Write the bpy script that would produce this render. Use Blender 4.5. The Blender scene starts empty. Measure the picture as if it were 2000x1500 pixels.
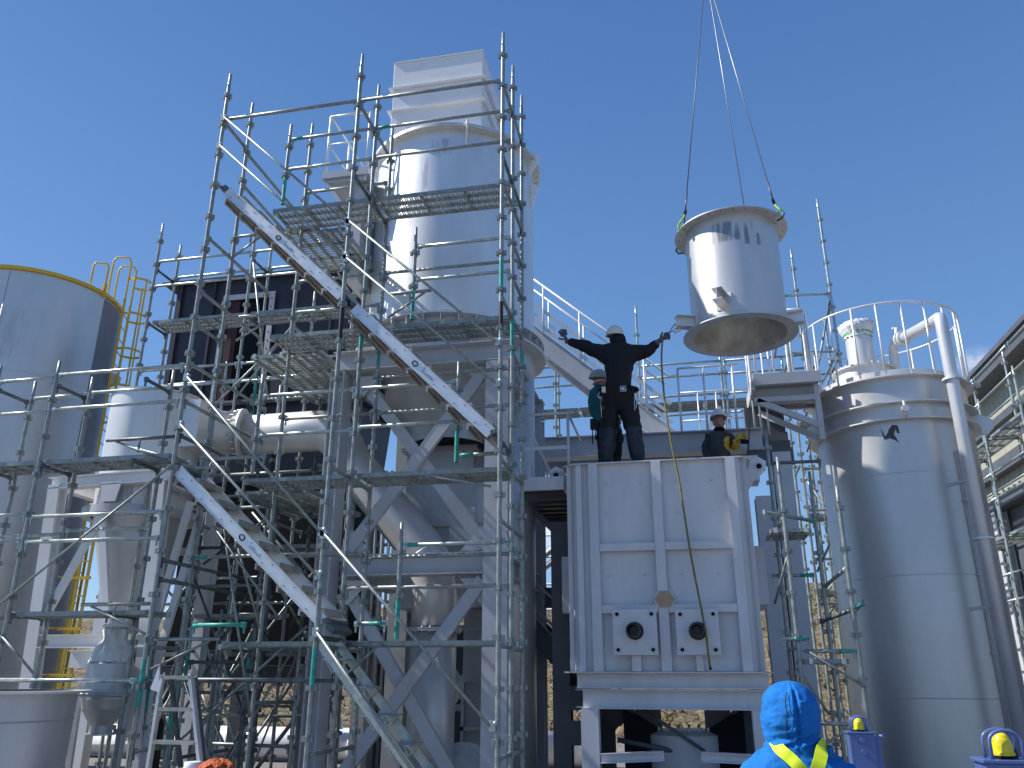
import bpy, math, random
from mathutils import Vector, Matrix, noise
random.seed(7)
sin, cos, pi, rad = math.sin, math.cos, math.pi, math.radians
scene = bpy.context.scene
col = scene.collection
V = Vector

# ------------------------------------------------------------ camera
FPX = 1589.83                       # focal length in pixels of a 2000 px wide picture
PITCH, ROLL, YAW, EYE = rad(19.76), rad(.1654), rad(11.757), 1.6
_f = V((-sin(YAW)*cos(PITCH), cos(YAW)*cos(PITCH), sin(PITCH)))
_r = V((cos(YAW), sin(YAW), 0)); _u = _r.cross(_f)
CR = _r*cos(ROLL)+_u*sin(ROLL); CU = -_r*sin(ROLL)+_u*cos(ROLL)
cam = bpy.data.objects.new('camera', bpy.data.cameras.new('camera')); col.objects.link(cam)
cam.matrix_world = Matrix((( CR.x, CU.x, -_f.x, 0), (CR.y, CU.y, -_f.y, 0), (CR.z, CU.z, -_f.z, EYE), (0, 0, 0, 1)))
cam.data.sensor_width = 36; cam.data.lens = FPX/2000*36
cam.data.clip_start = .05; cam.data.clip_end = 2000
scene.camera = cam

def W(px, py, y=None, x=None, z=None):
    """world point seen at a photo pixel on the given world plane (survey of the photograph)"""
    d = CR*((px-1000)/FPX)-CU*((py-750)/FPX)+_f
    t = y/d.y if y is not None else x/d.x if x is not None else (z-EYE)/d.z
    return V((0, 0, EYE))+d*t

# ------------------------------------------------------------ sky and sun
SUN = V((1.05, .10, -1.06)).normalized()         # direction the light travels
SUN_EL = math.asin(-SUN.z); SUN_AZ = math.atan2(-SUN.x, -SUN.y)
world = bpy.data.worlds.new('World'); scene.world = world; world.use_nodes = True
nt = world.node_tree; nt.nodes.clear(); L = nt.links.new
out = nt.nodes.new('ShaderNodeOutputWorld'); bg = nt.nodes.new('ShaderNodeBackground')
sky = nt.nodes.new('ShaderNodeTexSky'); sky.sky_type = 'NISHITA'; sky.sun_disc = False
sky.sun_elevation = SUN_EL; sky.sun_rotation = SUN_AZ % (2*pi)
sky.air_density = 1.0; sky.dust_density = .1; sky.ozone_density = 2.5; sky.altitude = 300
bg.inputs['Strength'].default_value = .125
tc = nt.nodes.new('ShaderNodeTexCoord')
nz = nt.nodes.new('ShaderNodeTexNoise'); nz.inputs['Scale'].default_value = 26; nz.inputs['Detail'].default_value = 6; nz.inputs['Roughness'].default_value = .62
cr = nt.nodes.new('ShaderNodeValToRGB'); cr.color_ramp.elements[0].position = .42; cr.color_ramp.elements[1].position = .72
L(tc.outputs['Generated'], nz.inputs['Vector']); L(nz.outputs['Fac'], cr.inputs['Fac'])
total = None
for (px, py, rr) in ((1915, 735, .035), (1985, 1060, .10), (1940, 780, .03), (1100, 1040, .05)):
    d = (W(px, py, y=30)-V((0, 0, EYE))).normalized()
    ds = nt.nodes.new('ShaderNodeVectorMath'); ds.operation = 'DISTANCE'; ds.inputs[1].default_value = d
    L(tc.outputs['Generated'], ds.inputs[0])
    mr = nt.nodes.new('ShaderNodeMapRange'); mr.inputs['From Min'].default_value = rr; mr.inputs['From Max'].default_value = rr*.15
    L(ds.outputs['Value'], mr.inputs['Value'])
    if total is None: total = mr.outputs['Result']
    else:
        mx = nt.nodes.new('ShaderNodeMath'); mx.operation = 'MAXIMUM'; L(total, mx.inputs[0]); L(mr.outputs['Result'], mx.inputs[1]); total = mx.outputs[0]
mu = nt.nodes.new('ShaderNodeMath'); mu.operation = 'MULTIPLY'; L(total, mu.inputs[0]); L(cr.outputs['Color'], mu.inputs[1])
mixc = nt.nodes.new('ShaderNodeMixRGB'); mixc.inputs['Color2'].default_value = (7, 7.2, 7.6, 1)
tint = nt.nodes.new('ShaderNodeMixRGB'); tint.blend_type = 'MULTIPLY'; tint.inputs['Fac'].default_value = 1; tint.inputs['Color2'].default_value = (.88, 1.0, 1.13, 1)
L(sky.outputs['Color'], tint.inputs['Color1'])
sepz = nt.nodes.new('ShaderNodeSeparateXYZ'); L(tc.outputs['Generated'], sepz.inputs[0])
gr = nt.nodes.new('ShaderNodeValToRGB'); gr.color_ramp.elements[0].position = .02; gr.color_ramp.elements[0].color = (1.75, 2.95, 4.8, 1)
gr.color_ramp.elements[1].position = .75; gr.color_ramp.elements[1].color = (.36, 1.05, 2.85, 1)
e_ = gr.color_ramp.elements.new(.30); e_.color = (.92, 1.98, 4.0, 1)
L(sepz.outputs['Z'], gr.inputs['Fac'])
ev = nt.nodes.new('ShaderNodeMixRGB'); ev.inputs['Fac'].default_value = .68; L(tint.outputs['Color'], ev.inputs['Color1']); L(gr.outputs['Color'], ev.inputs['Color2'])
L(mu.outputs[0], mixc.inputs['Fac']); L(ev.outputs['Color'], mixc.inputs['Color1'])
L(mixc.outputs['Color'], bg.inputs['Color']); L(bg.outputs['Background'], out.inputs['Surface'])
sl = bpy.data.lights.new('sun', 'SUN'); sl.energy = 5.0; sl.angle = rad(.55); sl.color = (1, .965, .91)
so = bpy.data.objects.new('sun', sl); col.objects.link(so); so.rotation_euler = SUN.to_track_quat('-Z', 'Y').to_euler(); so.location = (0, 0, 30)
scene.view_settings.view_transform = 'Standard'; scene.view_settings.look = 'None'
scene.view_settings.exposure = .36; scene.view_settings.gamma = 1
scene.cycles.max_bounces = 6; scene.cycles.glossy_bounces = 4; scene.cycles.diffuse_bounces = 4

# ------------------------------------------------------------ materials
def mat(name, c, metal=0, rough=.5, var=.12, scale=6, bump=0, c2=None, stretch=(1, 1, 1), detail=6, bscale=None, coat=0, lo=.35, hi=.68, spec=.5):
    m = bpy.data.materials.new(name); m.use_nodes = True; n = m.node_tree; b = n.nodes['Principled BSDF']
    t = n.nodes.new('ShaderNodeTexCoord'); mp = n.nodes.new('ShaderNodeMapping'); mp.inputs['Scale'].default_value = stretch
    no = n.nodes.new('ShaderNodeTexNoise'); no.inputs['Scale'].default_value = scale; no.inputs['Detail'].default_value = detail
    no.inputs['Roughness'].default_value = .62
    ra = n.nodes.new('ShaderNodeValToRGB')
    ra.color_ramp.elements[0].position = lo; ra.color_ramp.elements[1].position = hi
    a = tuple(x*(1-var) for x in c); d = c2 or tuple(min(1, x*(1+var*.7)) for x in c)
    ra.color_ramp.elements[0].color = (*a, 1); ra.color_ramp.elements[1].color = (*d, 1)
    n.links.new(t.outputs['Object'], mp.inputs['Vector']); n.links.new(mp.outputs['Vector'], no.inputs['Vector'])
    n.links.new(no.outputs['Fac'], ra.inputs['Fac']); n.links.new(ra.outputs['Color'], b.inputs['Base Color'])
    rr = n.nodes.new('ShaderNodeMapRange'); rr.inputs['To Min'].default_value = max(.05, rough-.08); rr.inputs['To Max'].default_value = min(1, rough+.1)
    n.links.new(no.outputs['Fac'], rr.inputs['Value']); n.links.new(rr.outputs['Result'], b.inputs['Roughness'])
    b.inputs['Metallic'].default_value = metal; b.inputs['Specular IOR Level'].default_value = spec
    if coat: b.inputs['Coat Weight'].default_value = coat
    if bump:
        n2 = n.nodes.new('ShaderNodeTexNoise'); n2.inputs['Scale'].default_value = bscale or scale*3; n2.inputs['Detail'].default_value = 4
        n.links.new(mp.outputs['Vector'], n2.inputs['Vector'])
        bu = n.nodes.new('ShaderNodeBump'); bu.inputs['Strength'].default_value = bump; bu.inputs['Distance'].default_value = .02
        n.links.new(n2.outputs['Fac'], bu.inputs['Height']); n.links.new(bu.outputs['Normal'], b.inputs['Normal'])
    return m

def vessel_mat(name, c, rough, bands, metal=.6):
    """aluminium paint with brushed-on streaks: bands = (centre z, half height, axis angle, half angle, strength) in object space"""
    m = mat(name, c, metal, rough, .09, 1.8, .10, stretch=(1, 1, .35), bscale=1.3)
    n = m.node_tree; b = n.nodes['Principled BSDF']; ln = n.links.new
    base = b.inputs['Base Color'].links[0].from_socket
    t = n.nodes.new('ShaderNodeTexCoord'); sp = n.nodes.new('ShaderNodeSeparateXYZ'); ln(t.outputs['Object'], sp.inputs[0])
    def M(op, a, bb=None, clamp=False):
        k = n.nodes.new('ShaderNodeMath'); k.operation = op; k.use_clamp = clamp
        for i, q in enumerate((a, bb)):
            if q is None: continue
            if isinstance(q, (int, float)): k.inputs[i].default_value = q
            else: ln(q, k.inputs[i])
        return k.outputs[0]
    ang = M('ARCTAN2', sp.outputs['X'], M('MULTIPLY', sp.outputs['Y'], -1))     # 0 = towards -Y
    mp = n.nodes.new('ShaderNodeMapping'); mp.inputs['Scale'].default_value = (9, 9, 1.2); ln(t.outputs['Object'], mp.inputs['Vector'])
    s = n.nodes.new('ShaderNodeTexNoise'); s.inputs['Scale'].default_value = 1.6; s.inputs['Detail'].default_value = 5; ln(mp.outputs[0], s.inputs['Vector'])
    tot = None
    for (zc, zh, ac, ah, st) in bands:
        dz = M('DIVIDE', M('ABSOLUTE', M('SUBTRACT', sp.outputs['Z'], zc)), zh)
        da = M('DIVIDE', M('ABSOLUTE', M('SUBTRACT', ang, ac)), ah)
        q = M('MULTIPLY', M('SUBTRACT', 1.25, M('MAXIMUM', dz, da)), 3.2, True)
        q = M('MULTIPLY', M('MULTIPLY', q, M('MULTIPLY', M('SUBTRACT', s.outputs['Fac'], .43), 7, True)), st)
        tot = q if tot is None else M('MAXIMUM', tot, q)
    if tot is not None:
        mx = n.nodes.new('ShaderNodeMixRGB'); mx.inputs['Color2'].default_value = (c[0]*.42, c[1]*.42, c[2]*.44, 1)
        ln(tot, mx.inputs['Fac']); ln(base, mx.inputs['Color1']); ln(mx.outputs[0], b.inputs['Base Color'])
    return m

M_ = {}
M_['silver'] = mat('aluminium_paint', (.70, .69, .68), .50, .44, .10, 1.8, .12, stretch=(1, 1, .4), bscale=1.1)
M_['silver_dull'] = mat('dull_aluminium_paint', (.55, .56, .575), .5, .47, .12, 2.2, .08, stretch=(1, 1, .3), bscale=1.5)
M_['tower'] = vessel_mat('tower_paint', (.76, .755, .75), .41, [(5.25, .12, .10, .10, .5), (4.15, .18, -.5, .25, .6), (2.35, .07, -.3, .45, .55), (2.25, .35, -.15, .14, .5), (2.55, .05, .3, .12, .8), (4.75, .3, -.10, .04, .5)])
M_['duct'] = vessel_mat('duct_paint', (.62, .61, .60), .42, [(1.26, .13, -.05, .42, .95), (1.14, .08, .36, .2, .9)], .6)
M_['siloR'] = vessel_mat('silo_paint', (.59, .58, .57), .40, [(3.2, 1.4, 1.0, .1, .3), (1.6, 1.2, .75, .12, .35)], .65)
M_['siloL'] = vessel_mat('stainless', (.63, .62, .61), .46, [(7.6, .45, .1, .5, .25)], .7)
M_['white'] = mat('white_steel_paint', (.78, .78, .79), .0, .42, .05, 3, .03)
M_['furnace'] = mat('grey_steel_paint', (.60, .605, .63), .0, .45, .10, 2.6, .12, spec=.4, stretch=(1.6, 1.6, .35), bscale=2.2, lo=.25, hi=.6)
M_['frame'] = mat('light_grey_frame_paint', (.50, .515, .545), .0, .45, .08, 3, .02)
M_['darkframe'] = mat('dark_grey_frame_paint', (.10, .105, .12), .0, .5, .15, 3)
M_['dark'] = mat('dark_primer', (.040, .042, .060), .0, .5, .2, 2, spec=.35)
M_['black'] = mat('black', (.010, .010, .013), 0, .7, .2, spec=.15)
M_['red'] = mat('red_primer', (.045, .008, .009), 0, .6, .2)
M_['galv'] = mat('galvanised_steel', (.29, .32, .31), .35, .42, .28, 14, .12, bscale=60)
M_['galv2'] = mat('bright_galvanised_steel', (.42, .48, .47), .55, .34, .25, 14, .1, bscale=60)
M_['galvdark'] = mat('worn_galvanised_steel', (.14, .165, .17), .5, .5, .4, 10, .12, bscale=60)
M_['teal'] = mat('teal_band_paint', (.04, .34, .28), .1, .5, .35, 18)
M_['blackband'] = mat('black_band', (.02, .02, .022), .1, .5, .3)
M_['deck'] = mat('galvanised_deck', (.60, .62, .59), .5, .38, .25, 22)
M_['alu'] = mat('bare_aluminium', (.72, .72, .72), .55, .38, .1, 5, .04)
M_['tread'] = mat('worn_aluminium_tread', (.44, .41, .37), .4, .5, .25, 8)
M_['yellow'] = mat('yellow_paint', (.72, .46, .03), 0, .42, .12, 8)
M_['rail'] = mat('white_rail_paint', (.70, .71, .72), .15, .4, .06, 6)
M_['hookg'] = mat('lime_hook_paint', (.36, .62, .05), 0, .4, .15, 9)
M_['dgreen'] = mat('dark_green_shackle', (.01, .10, .05), .2, .4, .2, 9)
M_['rope'] = mat('steel_wire_rope', (.11, .11, .12), .6, .45, .3, 60)
M_['rope2'] = mat('bright_wire_rope', (.32, .32, .33), .7, .4, .3, 60)
M_['tag'] = mat('yellow_tag_rope', (.22, .19, .05), 0, .8, .35, 40, .4)
M_['navy'] = mat('dark_workwear', (.009, .010, .015), 0, .85, .3, 8, .35, bscale=26)
M_['trous'] = mat('black_trousers', (.008, .0085, .012), 0, .85, .3, 8, .35, bscale=26)
M_['boot'] = mat('navy_rubber_boot', (.012, .017, .032), 0, .55, .15, 8)
M_['teall'] = mat('teal_jacket', (.01, .13, .15), 0, .8, .2, 8, .3, bscale=26)
M_['greyj'] = mat('charcoal_jacket', (.045, .05, .058), 0, .85, .25, 8, .35, bscale=26)
M_['skin'] = mat('skin', (.42, .22, .15), 0, .55, .1, 20)
M_['helmet'] = mat('scuffed_helmet', (.72, .72, .68), 0, .35, .05, 22, 0, c2=(.60, .54, .26), lo=.54, hi=.62)
M_['helmw'] = mat('white_helmet', (.68, .70, .70), 0, .3, .08, 12)
M_['helmg'] = mat('grey_helmet', (.42, .46, .47), 0, .35, .08, 12)
M_['glovey'] = mat('yellow_glove', (.62, .40, .03), 0, .8, .2, 30)
M_['gloveg'] = mat('grey_glove', (.10, .11, .13), 0, .8, .3, 30)
M_['steel'] = mat('polished_steel', (.6, .6, .6), .9, .25, .1)
M_['blue'] = mat('bright_blue_fabric', (.012, .16, .50), 0, .82, .14, 5, .8, bscale=16, spec=.2)
M_['hiviz'] = mat('fluorescent_yellow_webbing', (.72, .86, .02), 0, .6, .06, 40)
M_['violet'] = mat('violet_blue_paint', (.09, .15, .38), .1, .32, .08, 6, coat=.3)
M_['lampy'] = mat('yellow_lamp_lens', (.80, .66, .01), 0, .22, .1, 10, coat=.5)
M_['card'] = mat('brown_card', (.42, .31, .20), 0, .8, .08, 12)
M_['plastic'] = mat('clear_wrap_sheet', (.74, .76, .76), 0, .2, .1, 12, .6, bscale=24)
M_['greenb'] = mat('green_tape', (.10, .55, .18), 0, .4, .1)
M_['orange'] = mat('orange_cloth', (.45, .10, .03), 0, .85, .25, 9, .5)
M_['beige'] = mat('beige_cladding', (.40, .39, .31), .1, .5, .1, 3)
M_['wood'] = mat('bare_wood', (.16, .12, .10), 0, .9, .3, 6)
M_['ground'] = mat('gravel_ground', (.22, .20, .18), 0, .95, .4, 9, .8, bscale=30)
M_['hill'] = mat('dry_grass_bank', (.12, .09, .05), 0, .95, .5, 3.2, .9, c2=(.26, .21, .12), bscale=8, detail=10)
M_['grass'] = mat('dry_grass_blades', (.12, .095, .05), 0, .9, .3, 2.2, c2=(.40, .34, .22), detail=12)
M_['pipew'] = mat('white_pipe_wrap', (.82, .82, .84), .0, .3, .05, 5)

# ------------------------------------------------------------ mesh builder
WL = {}          # world location of every parent
def wloc(o): return WL.get(o.name, V((0, 0, 0))) if o else V((0, 0, 0))
SPLIT = {'corner_rib', 'tie_beam', 'column', 'grab_rail', 'stiffener', 'tread', 'joist', 'vertical_rib', 'horizontal_rib', 'stud', 'bolt', 'girt', 'rung', 'cage_hoop', 'cage_strap',
         'rail', 'clip', 'pipe_bracket', 'strut', 'stiffener_ring', 'flange', 'duct_flange', 'casing_rib', 'base_beam', 'knob', 'leg', 'bracket', 'tools', 'eyes_and_mouth', 'section', 'pipe', 'ladder', 'brace'}
class MB:
    def __init__(s): s.v = []; s.f = []; s.m = []; s.s = []
    def add(s, vs, fs, mi=0, sm=False):
        k = len(s.v); s.v += [V(p) for p in vs]
        for f in fs: s.f.append([i+k for i in f]); s.m.append(mi); s.s.append(sm)
    def box(s, x0, x1, y0, y1, z0, z1, mi=0):
        s.add([(x, y, z) for x in (x0, x1) for y in (y0, y1) for z in (z0, z1)],
              [(0, 1, 3, 2), (4, 6, 7, 5), (0, 4, 5, 1), (2, 3, 7, 6), (0, 2, 6, 4), (1, 5, 7, 3)], mi)
    def bar(s, a, b, w, h, up=(0, 0, 1), mi=0):
        a, b = V(a), V(b); d = (b-a).normalized(); up = V(up); sd = d.cross(up)
        if sd.length < 1e-4: sd = d.cross(V((1, 0, 0)))
        sd.normalize(); u = sd.cross(d).normalized(); sd *= w/2; u *= h/2
        s.add([a-sd-u, a+sd-u, a+sd+u, a-sd+u, b-sd-u, b+sd-u, b+sd+u, b-sd+u],
              [(0, 1, 2, 3), (7, 6, 5, 4), (0, 4, 5, 1), (1, 5, 6, 2), (2, 6, 7, 3), (3, 7, 4, 0)], mi)
    def ibeam(s, a, b, w, h, t=.012, up=(0, 0, 1), mi=0):
        a, b = V(a), V(b); d = (b-a).normalized(); sd = d.cross(V(up)).normalized(); u = sd.cross(d).normalized()
        o = u*(h/2-t/2)
        s.bar(a+o, b+o, w, t, u, mi); s.bar(a-o, b-o, w, t, u, mi); s.bar(a, b, t*.8, h-2*t, u, mi)
    def path(s, pts, r, n=10, mi=0, cap=True, closed=False):
        pts = [V(p) for p in pts]; N = len(pts)
        rs = r if isinstance(r, (list, tuple)) else [r]*N
        t0 = (pts[1]-pts[0]).normalized(); up = V((0, 0, 1)) if abs(t0.z) < .9 else V((1, 0, 0))
        sd = t0.cross(up).normalized(); rings = []; vs = []
        for i, p in enumerate(pts):
            if closed: t = (pts[(i+1) % N]-pts[i-1]).normalized()
            elif i == 0: t = t0
            elif i == N-1: t = (pts[i]-pts[i-1]).normalized()
            else: t = ((pts[i+1]-pts[i]).normalized()+(pts[i]-pts[i-1]).normalized()).normalized()
            sd = (sd-t*sd.dot(t)).normalized(); u = t.cross(sd)
            k = 1
            if 0 < i < N-1 and not closed:
                c = max(.5, t.dot((pts[i]-pts[i-1]).normalized())); k = 1/c if c > .75 else 1
            vs += [p+(sd*cos(2*pi*j/n)+u*sin(2*pi*j/n))*rs[i]*k for j in range(n)]
        fs = []
        for i in range(N if closed else N-1):
            a = i*n; b = ((i+1) % N)*n
            fs += [(a+j, a+(j+1) % n, b+(j+1) % n, b+j) for j in range(n)]
        s.add(vs, fs, mi, True)
        if cap and not closed:
            k = len(s.v)-len(vs)
            s.f.append([k+j for j in range(n)][::-1]); s.m.append(mi); s.s.append(False)
            s.f.append([k+(N-1)*n+j for j in range(n)]); s.m.append(mi); s.s.append(False)
    def tube(s, a, b, r, n=10, r2=None, mi=0): s.path([a, b], [r, r if r2 is None else r2], n, mi)
    def lathe(s, c, prof, n=64, mi=0, a0=0, a1=2*pi, sm=True):
        c = V(c); full = abs(a1-a0-2*pi) < 1e-6; m = n if full else n+1
        # hard corners: every profile segment gets its own ring pair
        for (r0, z0), (r1, z1) in zip(prof, prof[1:]):
            vs = []
            for (r, z) in ((r0, z0), (r1, z1)):
                vs += [c+V((r*cos(a0+(a1-a0)*j/n), r*sin(a0+(a1-a0)*j/n), z)) for j in range(m)]
            s.add(vs, [(j, (j+1) % m, m+(j+1) % m, m+j) for j in range(n)], mi, sm)
    def sphere(s, c, r, n=16, k=10, mi=0, mt=None):
        c = V(c); r = V(r) if not isinstance(r, (int, float)) else V((r, r, r)); vs = []
        for i in range(k+1):
            a = pi*i/k
            for j in range(n):
                p = V((r.x*sin(a)*cos(2*pi*j/n), r.y*sin(a)*sin(2*pi*j/n), r.z*cos(a)))
                vs.append(c+(mt @ p if mt else p))
        s.add(vs, [(i*n+j, (i+1)*n+j, (i+1)*n+(j+1) % n, i*n+(j+1) % n) for i in range(k) for j in range(n)], mi, True)
    def prism(s, pts, ext, mi=0):
        pts = [V(p) for p in pts]; e = V(ext); n = len(pts)
        s.add(pts+[p+e for p in pts], [tuple(range(n))[::-1], tuple(range(n, 2*n))]+[(i, (i+1) % n, n+(i+1) % n, n+i) for i in range(n)], mi)
    def pieces(s):
        par = list(range(len(s.v)))
        def fd(i):
            while par[i] != i: par[i] = par[par[i]]; i = par[i]
            return i
        for f in s.f:
            a = fd(f[0])
            for q in f[1:]: par[fd(q)] = a
        comp = {}
        for fi, f in enumerate(s.f): comp.setdefault(fd(f[0]), []).append(fi)
        cl = []
        for fs in comp.values():
            vs = [s.v[i] for fi in fs for i in s.f[fi]]
            cl.append([[min(v[a] for v in vs)-.004 for a in range(3)], [max(v[a] for v in vs)+.004 for a in range(3)], fs])
        ch = True
        while ch:
            ch = False; i = 0
            while i < len(cl):
                j = i+1
                while j < len(cl):
                    A, B_ = cl[i], cl[j]
                    if all(A[0][a] <= B_[1][a] and B_[0][a] <= A[1][a] for a in range(3)):
                        cl[i] = [[min(A[0][a], B_[0][a]) for a in range(3)], [max(A[1][a], B_[1][a]) for a in range(3)], A[2]+B_[2]]; cl.pop(j); ch = True
                    else: j += 1
                i += 1
        out_ = []
        for c_ in cl:
            m_ = MB(); mp_ = {}
            for fi in c_[2]:
                nf = []
                for i in s.f[fi]:
                    if i not in mp_: mp_[i] = len(m_.v); m_.v.append(s.v[i])
                    nf.append(mp_[i])
                m_.f.append(nf); m_.m.append(s.m[fi]); m_.s.append(s.s[fi])
            out_.append(m_)
        return out_
    def build(s, name, mats, parent=None, bevel=0, loc=None):
        if name in SPLIT and parent:
            ps = s.pieces()
            if len(ps) > 1:
                for p_ in ps: r_ = p_._build(name, mats, parent, bevel, loc)
                return r_
        return s._build(name, mats, parent, bevel, loc)
    def _build(s, name, mats, parent=None, bevel=0, loc=None):
        if not isinstance(mats, (list, tuple)): mats = [mats]
        o0 = V(loc) if loc is not None else wloc(parent)
        me = bpy.data.meshes.new(name); me.from_pydata([p-o0 for p in s.v], [], s.f)
        for m in mats: me.materials.append(M_[m] if isinstance(m, str) else m)
        me.polygons.foreach_set('material_index', s.m); me.polygons.foreach_set('use_smooth', s.s); me.validate(); me.update()
        o = bpy.data.objects.new(name, me); col.objects.link(o)
        if parent: o.parent = parent; WL[o.name] = wloc(parent)
        else: o.location = o0; WL[o.name] = o0
        if bevel:
            b = o.modifiers.new('bevel', 'BEVEL'); b.width = bevel; b.segments = 2; b.limit_method = 'ANGLE'
        return o
def tag(o, label=None, cat=None, group=None, kind=None):
    if label: o['label'] = label
    if cat: o['category'] = cat
    if group: o['group'] = group
    if kind: o['kind'] = kind
    return o
def thing(name, loc, label, cat, group=None):
    o = bpy.data.objects.new(name, None); col.objects.link(o); o.location = V(loc); o.empty_display_size = .2
    WL[o.name] = V(loc); return tag(o, label, cat, group)
def lip(prof_r, z, t, out): return [(prof_r, z), (prof_r+out, z), (prof_r+out, z+t), (prof_r, z+t)]
def bolts(mb, c, r, z, n, br=.012, h=.012, mi=0):
    for i in range(n):
        a = 2*pi*(i+.5)/n; p = V(c)+V((r*cos(a), r*sin(a), z)); mb.tube(p, p+V((0, 0, h)), br, 6, mi=mi)

# ------------------------------------------------------------ ground, hill
g = MB(); g.add([(-300, -60, 0), (300, -60, 0), (300, 500, 0), (-300, 500, 0)], [(0, 1, 2, 3)])
tag(g.build('ground', 'ground'), kind='structure')
def hill_z(x, y):
    t = max(0, min(1, (y-21)/26)); t = t*t*(3-2*t)
    return -.15+t*(5.6+.8*sin(x*.07+1))+noise.noise(V((x*.25, y*.25, 0)))*.5*min(1, t*5)+noise.noise(V((x*1.1, y*1.1, 3)))*.16*min(1, t*8)
h = MB(); nx, ny = 170, 60
vs = [(x, y, hill_z(x, y)) for j in range(ny+1) for i in range(nx+1) for x, y in [(-60+120*i/nx, 20+60*j/ny)]]
h.add(vs, [(j*(nx+1)+i, j*(nx+1)+i+1, (j+1)*(nx+1)+i+1, (j+1)*(nx+1)+i) for j in range(ny) for i in range(nx)], 0, True)
tag(h.build('hillside', 'hill'), kind='structure')
g = MB()
for i in range(26000):
    y = 21.5+22*random.random()**1.3; x = -.6*y-3+random.random()*(1.15*y+6); z = hill_z(x, y)
    a = random.random()*pi; l = random.uniform(.04, .26)*(2.2 if random.random() < .05 else 1); w = random.uniform(.015, .05); t = V((random.uniform(-.35, .35), random.uniform(-.35, .15), l))
    b = V((x, y, z-.03)); sd = V((cos(a), sin(a), 0))*w
    g.add([b-sd, b+sd, b+t], [(0, 1, 2)])
tag(g.build('dry_grass', 'grass'), 'dry straw-coloured grass covering the bank behind the plant', 'grass', kind='stuff')
def bare_tree(x, y, hgt, label):
    t = thing('bare_tree', (x, y, hill_z(x, y)-.1), label, 'tree', 'bare trees on the bank')
    tr = MB(); cw = MB(); base = V((x, y, hill_z(x, y)-.1))
    top = base+V((random.uniform(-.3, .3), 0, hgt*.55)); tr.path([base, base.lerp(top, .5)+V((.06, 0, 0)), top], [.13, .1, .07], 7)
    tr.build('trunk', 'wood', t)
    def grow(p, d, l, r, k):
        q = p+d*l; cw.tube(p, q, r, 4 if k < 3 else 3, r*.6)
        if k == 0: return
        for _ in range(3):
            nd = (d+V((random.uniform(-.8, .8), random.uniform(-.8, .8), random.uniform(-.1, .6)))).normalized()
            grow(q if random.random() < .6 else p.lerp(q, .6), nd, l*random.uniform(.6, .85), r*.55, k-1)
    for k in range(4):
        grow(base.lerp(top, .5+.5*k/3), V((random.uniform(-.7, .7), random.uniform(-.5, .5), 1)).normalized(), hgt*.22, .045, 4)
    cw.build('crown', 'wood', t)
for (x, y, hh, lb) in ((9.0, 42, 5.5, 'bare tree on the bank seen between the right scaffold posts and the right silo'),
                       (7.0, 41, 5.2, 'bare tree on the bank seen just right of the furnace box'),
                       (-2.5, 43, 5.5, 'bare tree on the bank seen between the tower and the furnace box'),
                       (-4.6, 40, 4.6, 'bare tree on the bank almost hidden behind the right column of the tower frame')):
    bare_tree(x, y, hh, lb)

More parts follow.
